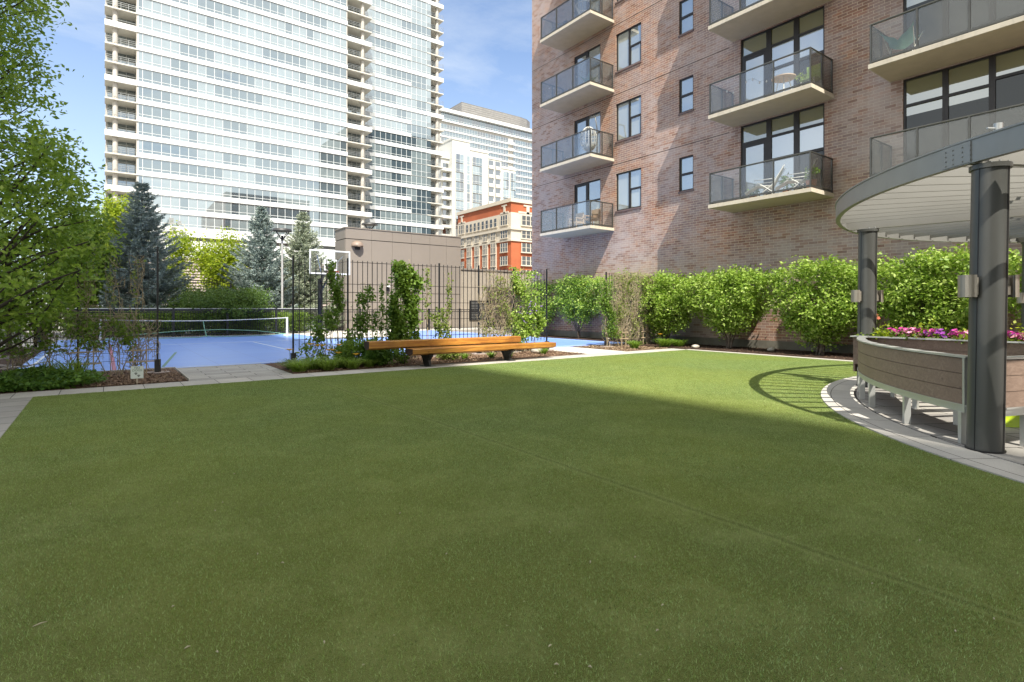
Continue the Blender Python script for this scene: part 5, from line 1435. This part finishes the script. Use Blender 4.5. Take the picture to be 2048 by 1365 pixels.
for q in COLA[3:]: column(PC[0] + 6.05 * math.cos(R(q)), PC[1] + 6.05 * math.sin(R(q)), 0, 0, (aL, aL + PI))

# ================================================================== curved screen round the seats
SCx, SCy = 13.2, -2.6
M['board'] = woodmat('composite_board', [(.165, .115, .088), (.215, .15, .115), (.265, .195, .155)], 0, .5)
M['alu'] = flat('brushed_aluminium', (.52, .53, .51), .38, .55, var=.04)
sn_ = thing('curved_screen', 'low curved brown board screen on metal legs around the seating below the pergola', 'screen', (9, 3, 0))
aA, aB = math.degrees(math.atan2(1.86 - SCy, 7.50 - SCx)), math.degrees(math.atan2(4.62 - SCy, 11.55 - SCx))
RS = 7.27
for i in range(3):
    MB().arc(SCx, SCy, RS - .03, RS, aA - .6, aB, .445 + i * .168, .445 + (i + 1) * .168 - .006, 48).build('board', M['board'], sn_)
MB().arc(SCx, SCy, RS - .055, RS - .031, aA - .6, aB, .44, .95, 48).build('board_backing', M['annexdark'], sn_)
MB().arc(SCx, SCy, RS - .11, RS + .02, aA, aB - .5, .952, .972, 48).build('cap_rail', M['alu'], sn_)
MB().arc(SCx, SCy, RS - .06, RS + .012, aA, aB, .43, .444, 48).arc(SCx, SCy, RS - .05, RS - .006, aA, aB, .36, .4295, 48).build('bottom_rail', M['alu'], sn_)
for q in (aA - .8, aA - 9.0, aA - 18.8, aA - 25.2, aA - 32):
    a = R(q); x, y = SCx + (RS - .03) * math.cos(a), SCy + (RS - .03) * math.sin(a)
    d = Vector((math.cos(a), math.sin(a), 0)); t_ = Vector((-d.y, d.x, 0))
    MB().beam((x, y, .013), (x, y, .36), .075, .05, up=tuple(t_)).build('leg', M['alu'], sn_)
a = R(aA - .3); x, y = SCx + (RS - .01) * math.cos(a), SCy + (RS - .01) * math.sin(a)
MB().beam((x, y, .36), (x, y, .955), .03, .05, up=(math.cos(a), math.sin(a), 0)).build('end_post', M['alu'], sn_)
# straight wing going right from the near column
p0, dr = Vector((7.62, 1.62, 0)), Vector((.945, -.33, 0)).normalized(); nr = Vector((-dr.y, dr.x, 0)); Lw = 3.6
sw = thing('straight_screen', 'straight sunlit brown board screen on metal legs right of the nearest column', 'screen', (8.5, 1.3, 0))
for i in range(3):
    z_ = .445 + i * .168 + .081; MB().beam(p0 + Vector((0, 0, z_)), p0 + dr * Lw + Vector((0, 0, z_)), .03, .162).build('board', M['board'], sw)
MB().beam(p0 + nr * .035 + Vector((0, 0, .70)), p0 + dr * Lw + nr * .035 + Vector((0, 0, .70)), .02, .5).build('board_backing', M['annexdark'], sw)
MB().beam(p0 + nr * .03 + Vector((0, 0, .963)), p0 + dr * Lw + nr * .03 + Vector((0, 0, .963)), .12, .02).build('cap_rail', M['alu'], sw)
MB().beam(p0 + Vector((0, 0, .435)), p0 + dr * Lw + Vector((0, 0, .435)), .07, .016).beam(p0 + Vector((0, 0, .39)), p0 + dr * Lw + Vector((0, 0, .39)), .045, .07).build('bottom_rail', M['alu'], sw)
for s_ in (.34, 1.7, 3.0):
    p = p0 + dr * s_; MB().beam((p.x, p.y, .013), (p.x, p.y, .355), .05, .08, up=tuple(dr)).build('leg', M['alu'], sw)
# curved seat inside
st_ = thing('curved_bench', 'curved slatted seat hidden behind the brown board screen, only its legs show', 'seat', (9.2, 2.7, 0))
MB().arc(SCx, SCy, 6.55, 7.12, aA - 2, aA - 32, .40, .44, 40).build('seat', M['board'], st_)
for x, y in ((9.62, 3.03), (8.72, 2.30), (10.6, 3.65)): MB().box(x - .04, x + .04, y - .03, y + .03, .013, .40).build('leg', M['alu'], st_)
# flower planter closing the far side
fp = thing('flower_planter', 'long brown board planter with pale rim full of pink petunias', 'planter', (11.7, 3, 0))
Y0p, Y1p = -.6, 4.55; Xf = 11.38
for i in range(3):
    MB().box(Xf, Xf + .03, Y0p, Y1p, .445 + i * .168, .445 + (i + 1) * .168 - .005).build('board', M['board'], fp)
MB().box(Xf + .031, Xf + .05, Y0p, Y1p, .44, .95).box(Xf + .7, Xf + .73, Y0p, Y1p, .3, .95).box(Xf, Xf + .73, Y1p + .001, Y1p + .03, .3, .95).build('liner', M['board'], fp)
MB().box(Xf - .06, Xf + .12, Y0p, Y1p + .06, .952, .974).box(Xf + .62, Xf + .78, Y0p, Y1p + .06, .952, .974).box(Xf + .121, Xf + .619, Y1p - .08, Y1p + .06, .952, .974).build('rim', M['alu'], fp)
MB().box(Xf + .051, Xf + .69, Y0p, Y1p - .002, .3, .90).build('soil', M['mulchd'], fp)
for y in (4.3, 3.2, 2.2, 1.0, 0): MB().box(Xf + .02, Xf + .09, y - .04, y + .04, .013, .44).box(Xf + .6, Xf + .68, y - .04, y + .04, .013, .3).build('leg', M['alu'], fp)
cols = {'magenta': [(.30, .01, .16), (.50, .02, .26), (.62, .06, .36)], 'pink': [(.5, .12, .3), (.7, .25, .42), (.8, .4, .5)], 'violet': [(.2, .03, .3), (.36, .06, .42)], 'red': [(.4, .02, .06), (.6, .08, .1)]}
pm_ = {k_: leafmat('petal_' + k_, v, .25) for k_, v in cols.items()}
L_pet = leafmat('petunia_leaf', [(.05, .10, .02), (.12, .20, .03), (.22, .30, .04)], .35)
rd = random.Random(12)
for i in range(21):
    y = 4.35 - i * .215; c_ = ['pink', 'violet', 'magenta', 'pink', 'magenta', 'magenta', 'violet', 'magenta'][(i + (i > 3)) % 8] if i > 1 else 'pink'
    big = i % 3 == 1
    t = thing('petunia_plant', 'clump of pink and magenta petunias in the long planter', 'flower', (Xf + .3, y, .9), 'petunias filling the planter')
    hh = .16 if not big else .30
    leaves(np.stack([RNG.normal(Xf + .32, .16, 150), RNG.normal(y, .10, 150), .9 + abs(RNG.normal(.0, .42, 150)) * hh + .02], 1), .07, L_lime if big else L_pet, t, 'foliage', flat_=.4, aspect=.7)
    if not (i < 2):
        nf = 24; F0 = np.stack([RNG.normal(Xf + .26, .15, nf), RNG.normal(y, .10, nf), .97 + RNG.uniform(.02, .15, nf)], 1)
        m_ = MB()
        for p in F0:
            tl = Vector((RNG.normal() * .5 - .5, RNG.normal() * .5, .9)).normalized(); a_ = tl.orthogonal().normalized(); b_ = tl.cross(a_)
            r_ = rd.uniform(.034, .050); cc_ = Vector(p)
            ring = [cc_ + (a_ * math.cos(q * PI / 5) + b_ * math.sin(q * PI / 5)) * r_ * (1 if q % 2 == 0 else .82) + tl * .008 for q in range(10)]
            m_.add([cc_ - tl * .01] + ring, [(0, 1 + q, 1 + (q + 1) % 10) for q in range(10)])
        m_.build('blossom', pm_[c_], t)
fl = thing('coral_flower', 'single coral flower on a tall stem at the left end of the planter', 'flower', (Xf + .3, 4.2, .9))
MB().tube([(Xf + .3, 4.25, .9), (Xf + .32, 4.3, 1.2), (Xf + .3, 4.32, 1.33)], .006, 5).build('stem', L_pet, fl)
leaves(np.array([(Xf + .3, 4.32, 1.35)] * 14) + RNG.normal(size=(14, 3)) * .02, .06, leafmat('petal_coral', [(.6, .12, .06), (.8, .3, .2)], .2), fl, 'blossom', aspect=.9)
# lime seats
lg = flat('lime_plastic', (.42, .56, .015), .4, var=.03)
def lime(label, x, y, a, s_=1):
    t = thing('lime_stool', label, 'seat', (x, y, .013), 'lime green moulded seats on the terrace')
    pf = [(-.28, 0), (.26, 0), (.30, .06), (.27, .20), (.10, .24), (-.02, .28), (-.10, .42), (-.20, .46), (-.30, .40), (-.31, .1)]
    c_, q = math.cos(a), math.sin(a); V = []
    for w_ in (-.2, -.17, .17, .2):
        sc_ = .93 if abs(w_) > .18 else 1
        for px_, pz_ in pf: V.append((x + c_ * px_ * sc_ * s_ - q * w_ * s_, y + q * px_ * sc_ * s_ + c_ * w_ * s_, .014 + pz_ * (sc_ if pz_ > .01 else 1) * s_))
    n = len(pf); m_ = MB(); F = []
    for k_ in range(3): F += [(k_ * n + i, k_ * n + (i + 1) % n, (k_ + 1) * n + (i + 1) % n, (k_ + 1) * n + i) for i in range(n)]
    m_.add(V, F + [tuple(range(n)), tuple(range(4 * n - 1, 3 * n - 1, -1))], smooth=True); m_.build('body', lg, t)
lime('lime green moulded seat seen under the straight screen beside the column', 9.15, 2.0, 2.2, .8)
lime('lime green moulded seat farther back under the straight screen', 10.6, 2.25, .4)

# ================================================================== things on the balconies
wh = flat('white_furniture', (.66, .66, .62), .5, var=.03)
def zf(k_): return ZS + k_ * FL + .131
def lounge(label, x, y, z0, a):
    t = thing('lounge_chair', label, 'chair', (x, y, z0), 'white reclining chairs on the lowest middle balcony')
    def P(u_, v_, w_): return (x + math.cos(a) * u_ - math.sin(a) * v_, y + math.sin(a) * u_ + math.cos(a) * v_, z0 + w_)
    def slab(q0, q1, th=.02):
        V = []
        for dz in (0, th):
            for (u_, w_) in (q0, q1):
                for v_ in (-.25, .25): V.append(P(u_, v_, w_ + dz))
        return MB().add(V, [(0, 1, 3, 2), (4, 6, 7, 5), (0, 4, 5, 1), (2, 3, 7, 6), (0, 2, 6, 4), (1, 5, 7, 3)])
    slab((-.25, .38), (.28, .42)).build('seat', wh, t); slab((-.25, .40), (-.55, 1.02)).build('backrest', wh, t); slab((.28, .42), (.65, .2)).build('footrest', wh, t)
    f = MB()
    for v_ in (-.28, .28):
        f.tube([P(-.6, v_, 1.05), P(-.2, v_, .4), P(.3, v_, .0)], .014, 6); f.tube([P(-.45, v_, 0), P(0, v_, .35), P(.35, v_, .6), P(-.3, v_, .62)], .014, 6)
    f.build('frame', wh, t)
lounge('white mesh reclining chair with tall back near the balcony rail corner', 18.5, 9.15, zf(0), 2.0)
lounge('white mesh reclining chair lying lower to the left on the same balcony', 18.45, 10.2, zf(0), 2.0)
def pot(label, x, y, z0, r_, h, ph, n, col=(.45, .17, .08), lm=None):
    t = thing('potted_plant', label, 'potted plant', (x, y, z0), 'potted plants on the balconies')
    MB().cyl(x, y, z0, z0 + h, r_ * .75, 14, r1=r_).build('pot', flat('terracotta_%d' % int(col[0] * 100), col, .8), t)
    leaves(cloud(ell((x, y, z0 + h + ph / 2), (r_ * 1.3, r_ * 1.3, ph / 2), 14, RNG), .05, n), .09, lm or L_vine, t, 'foliage')
pot('dark leafy potted plant between the white reclining chairs', 18.9, 9.7, zf(0), .14, .25, .55, 12, lm=L_dark)
pot('small potted plant at the foot of the lower reclining chair', 18.6, 10.75, zf(0), .12, .2, .35, 10, lm=L_dark)
pot('terracotta potted plant in the right corner of the lowest middle balcony', 18.3, 8.6, zf(0), .17, .32, .4, 12)
pot('potted plant with pale leaves beside the round table', 18.5, 9.0, zf(1), .13, .2, .5, 12, lm=L_pale)
rt = thing('round_table', 'pale round slatted table on the second middle balcony', 'table', (18.5, 9.6, zf(1)))
MB().cyl(18.5, 9.6, zf(1) + .70, zf(1) + .73, .38, 28).build('tabletop', flat('pale_wood', (.55, .42, .30), .6), rt)
for a in range(4): MB().beam((18.5 + .3 * math.cos(a * PI / 2 + .5), 9.6 + .3 * math.sin(a * PI / 2 + .5), zf(1)), (18.5 + .15 * math.cos(a * PI / 2 + .5), 9.6 + .15 * math.sin(a * PI / 2 + .5), zf(1) + .7), .025, .025).build('leg', wh, rt)
gcr = thing('garden_chair', 'white chair with lime cushion in the corner of the second middle balcony', 'chair', (18.6, 8.8, zf(1)))
MB().box(18.4, 18.85, 8.55, 9.0, zf(1) + .4, zf(1) + .48).build('cushion', flat('lime_cushion', (.35, .5, .12), .8), gcr)
MB().box(18.84, 18.9, 8.55, 9.0, zf(1) + .45, zf(1) + .95).build('backrest', flat('lime_cushion', (.35, .5, .12), .8), gcr)
for i, j in ((18.42, 8.57), (18.42, 8.98), (18.86, 8.57), (18.86, 8.98)): MB().box(i - .015, i + .015, j - .015, j + .015, zf(1), zf(1) + .4).build('leg', wh, gcr)
teal = flat('turquoise_fabric', (.22, .50, .52), .7)
def saddle(label, x, y, z0, w_, h, nm, a=0):
    t = thing('butterfly_chair', label, 'chair', (x, y, z0), 'turquoise chairs on the balconies'); V = []; n = 8
    for s_ in (0, .012):
        for i in range(n + 1):
            for j in range(n + 1):
                u_, v_ = i / n * 2 - 1, j / n * 2 - 1
                V.append((x + u_ * w_ * (.75 + .25 * v_ * v_), y + v_ * w_ * (.75 + .25 * u_ * u_), z0 + h * .42 + h * .58 * (u_ * u_ * .5 + .5 * v_ * v_) * (1 if u_ * v_ != 0 else .6) - s_))
    N_ = (n + 1) ** 2; F = [(i * (n + 1) + j, (i + 1) * (n + 1) + j, (i + 1) * (n + 1) + j + 1, i * (n + 1) + j + 1) for i in range(n) for j in range(n)]
    MB().add(V, F + [tuple(N_ + q for q in f[::-1]) for f in F], smooth=True).build('seat', teal, t)
    for i, j in ((-1, -1), (1, 1), (-1, 1), (1, -1)): MB().tube([(x + i * w_ * .9, y + j * w_ * .9, z0 + h * .95), (x - i * w_ * .5, y + j * w_ * .6, z0)], .012, 5).build('leg', wh, t)
saddle('turquoise butterfly chair behind the glass of the upper right balcony', 18.35, 6.1, zf(1), .42, .85, '')
saddle('turquoise low chair on the third balcony of the left stack', 18.45, 18.85, zf(2), .34, .7, '')
eg = thing('hanging_chair', 'white woven egg shaped hanging chair on a curved stand on a left balcony', 'hanging chair', (18.5, 18.95, zf(1)))
m_ = MB(); ex, ey, ez = 18.5, 18.95, zf(1) + .95
for i in range(16):
    a = i * PI / 8; 
    if -.7 < math.atan2(math.sin(a - PI), math.cos(a - PI)) < .7 and False: continue
    m_.tube([(ex + .40 * math.sin(t_) * math.cos(a), ey + .40 * math.sin(t_) * math.sin(a), ez + .58 * math.cos(t_)) for t_ in [PI * q / 10 for q in range(11)]], .014, 4, cap=False)
for q in range(3, 10):
    t_ = PI * q / 11; m_.tube([(ex + .40 * math.sin(t_) * math.cos(a * PI / 8), ey + .40 * math.sin(t_) * math.sin(a * PI / 8), ez + .58 * math.cos(t_)) for a in range(17)], .011, 4, cap=False)
m_.build('basket', wh, eg)
MB().tube([(18.5, 18.4, zf(1) + .03), (18.5, 18.38, zf(1) + 1.2), (18.5, 18.5, zf(1) + 1.85), (18.5, 18.8, zf(1) + 2.0), (18.5, 18.95, zf(1) + 1.9)], .025, 8).cyl(18.5, 18.6, zf(1), zf(1) + .03, .42, 20).tube([(18.5, 18.95, zf(1) + 1.9), (ex, ey, ez + .58)], .006, 4).build('stand', M['rail'], eg)
MB().cyl(ex, ey, ez - .45, ez - .3, .27, 16, r1=.34).build('cushion', wh, eg)
def wicker(label, x, y, z0, col, nm='patio_chair'):
    t = thing(nm, label, 'chair', (x, y, z0), 'chairs on the left stack of balconies'); mt = flat(nm + str(col[0]), col, .8)
    MB().box(x - .27, x + .27, y - .27, y + .27, z0 + .34, z0 + .42).build('seat', mt, t)
    MB().box(x + .2, x + .27, y - .27, y + .27, z0 + .42, z0 + .88).build('backrest', mt, t)
    for i in (-.24, .24):
        MB().box(x - .27, x + .27, y + i - .03, y + i + .03, z0 + .56, z0 + .6).build('armrest', mt, t)
        for j in (-.24, .24): MB().box(x + j - .02, x + j + .02, y + i - .02, y + i + .02, z0, z0 + (.56 if j < 0 else .34)).build('leg', mt, t)
wicker('tan chair in the right corner of the lowest left balcony', 18.5, 18.7, zf(0), (.35, .24, .15))
wicker('tan chair farther left on the lowest left balcony', 18.6, 19.9, zf(0), (.42, .33, .24))
wicker('dark chair at the left end of the top left balcony', 18.5, 21.0, zf(3), (.06, .06, .06))
hm = thing('wire_chair', 'round white wire chair on the top left balcony', 'chair', (18.5, 19.2, zf(3)))
m_ = MB()
for i in range(12):
    a = i * PI / 6; m_.tube([(18.5, 19.2, zf(3) + .42), (18.5 + .3 * math.cos(a), 19.2 + .3 * math.sin(a), zf(3) + .5), (18.5 + .45 * math.cos(a), 19.2 + .45 * math.sin(a), zf(3) + .85)], .01, 4, cap=False)
m_.tube([(18.5 + .45 * math.cos(a * PI / 10), 19.2 + .45 * math.sin(a * PI / 10), zf(3) + .85) for a in range(21)], .014, 5)
m_.build('basket', wh, hm)
for a in (.5, 2.1, 3.7, 5.3): MB().tube([(18.5, 19.2, zf(3) + .42), (18.5 + .3 * math.cos(a), 19.2 + .3 * math.sin(a), zf(3))], .012, 5).build('leg', wh, hm)
def lights(label, y0, y1, k_, x=17.93):
    t = thing('string_lights', label, 'string lights', (x, y0, zf(k_)), 'strings of small lamps along the balcony rails'); m_ = MB(); n = 9
    pts = [(x, y0 + (y1 - y0) * i / n, zf(k_) + .95 - .35 * abs(math.sin(i * PI / 4.5 * .5 * 2))) for i in range(n + 1)]
    m_.tube(pts, .004, 4); m_.build('cord', M['dark'], t)
    for p in pts[1:-1]: MB().cyl(p[0], p[1], p[2] - .07, p[2] - .01, .022, 8).build('bulb', wh, t)
lights('string of pale bulbs looped inside the second middle balcony rail', 9.4, 11.6, 1)
lights('string of pale bulbs inside the third balcony rail of the left stack', 18.5, 21.5, 2)

# ================================================================== litter on the lawn
twig = flat('dry_twig', (.38, .35, .23), .8)
def litter(x, y, L, a, lab=None):
    m_ = MB(); c_, s_ = math.cos(a), math.sin(a)
    m_.tube([(x - c_ * L / 2, y - s_ * L / 2, .011), (x + s_ * L * .06, y - c_ * L * .06, .015), (x + c_ * L / 2, y + s_ * L / 2, .011)], [.002, .0045, .0015], 5)
    o = m_.build('fallen_twig', twig); return tag(o, lab or 'small pale dry twig lying on the green turf', 'twig', 'scraps of dry twig on the turf')
def gp(u, v):
    t = (u - 1024) / F_; d = EYE * F_ / (v - YH); return d * (SN + CS * t), d * (CS - SN * t)
for i, (u, v, L, a, lab) in enumerate([(80, 1253, .055, .3, 'longest pale twig at the lower left of the turf'), (515, 1112, .018, 1.2, None), (565, 1130, .02, 2.3, None), (893, 1112, .016, .2, None), (1180, 1128, .035, .8, None),
    (648, 1290, .022, 1.4, None), (375, 1300, .025, .2, None), (1325, 1215, .018, .1, None), (1113, 1335, .02, 2.4, None), (1180, 1340, .016, 2.0, None), (1100, 1297, .02, .1, None), (980, 750, .13, .2, 'pale scrap on the turf in front of the bench'), (430, 1025, .02, 1.9, None), (800, 1030, .02, .4, None), (1840, 1085, .02, 2.9, None)]):
    x, y = gp(u, v); litter(x, y, L, a, lab)

rd = random.Random(31)
for i in range(16):
    u = rd.uniform(60, 2000); v = rd.uniform(840, 1350); x, y = gp(u, v)
    if x > -.8 and math.hypot(x - KC[0], y - KC[1]) > KR + .1: litter(x, y, rd.uniform(.008, .018), rd.uniform(0, 3.1))
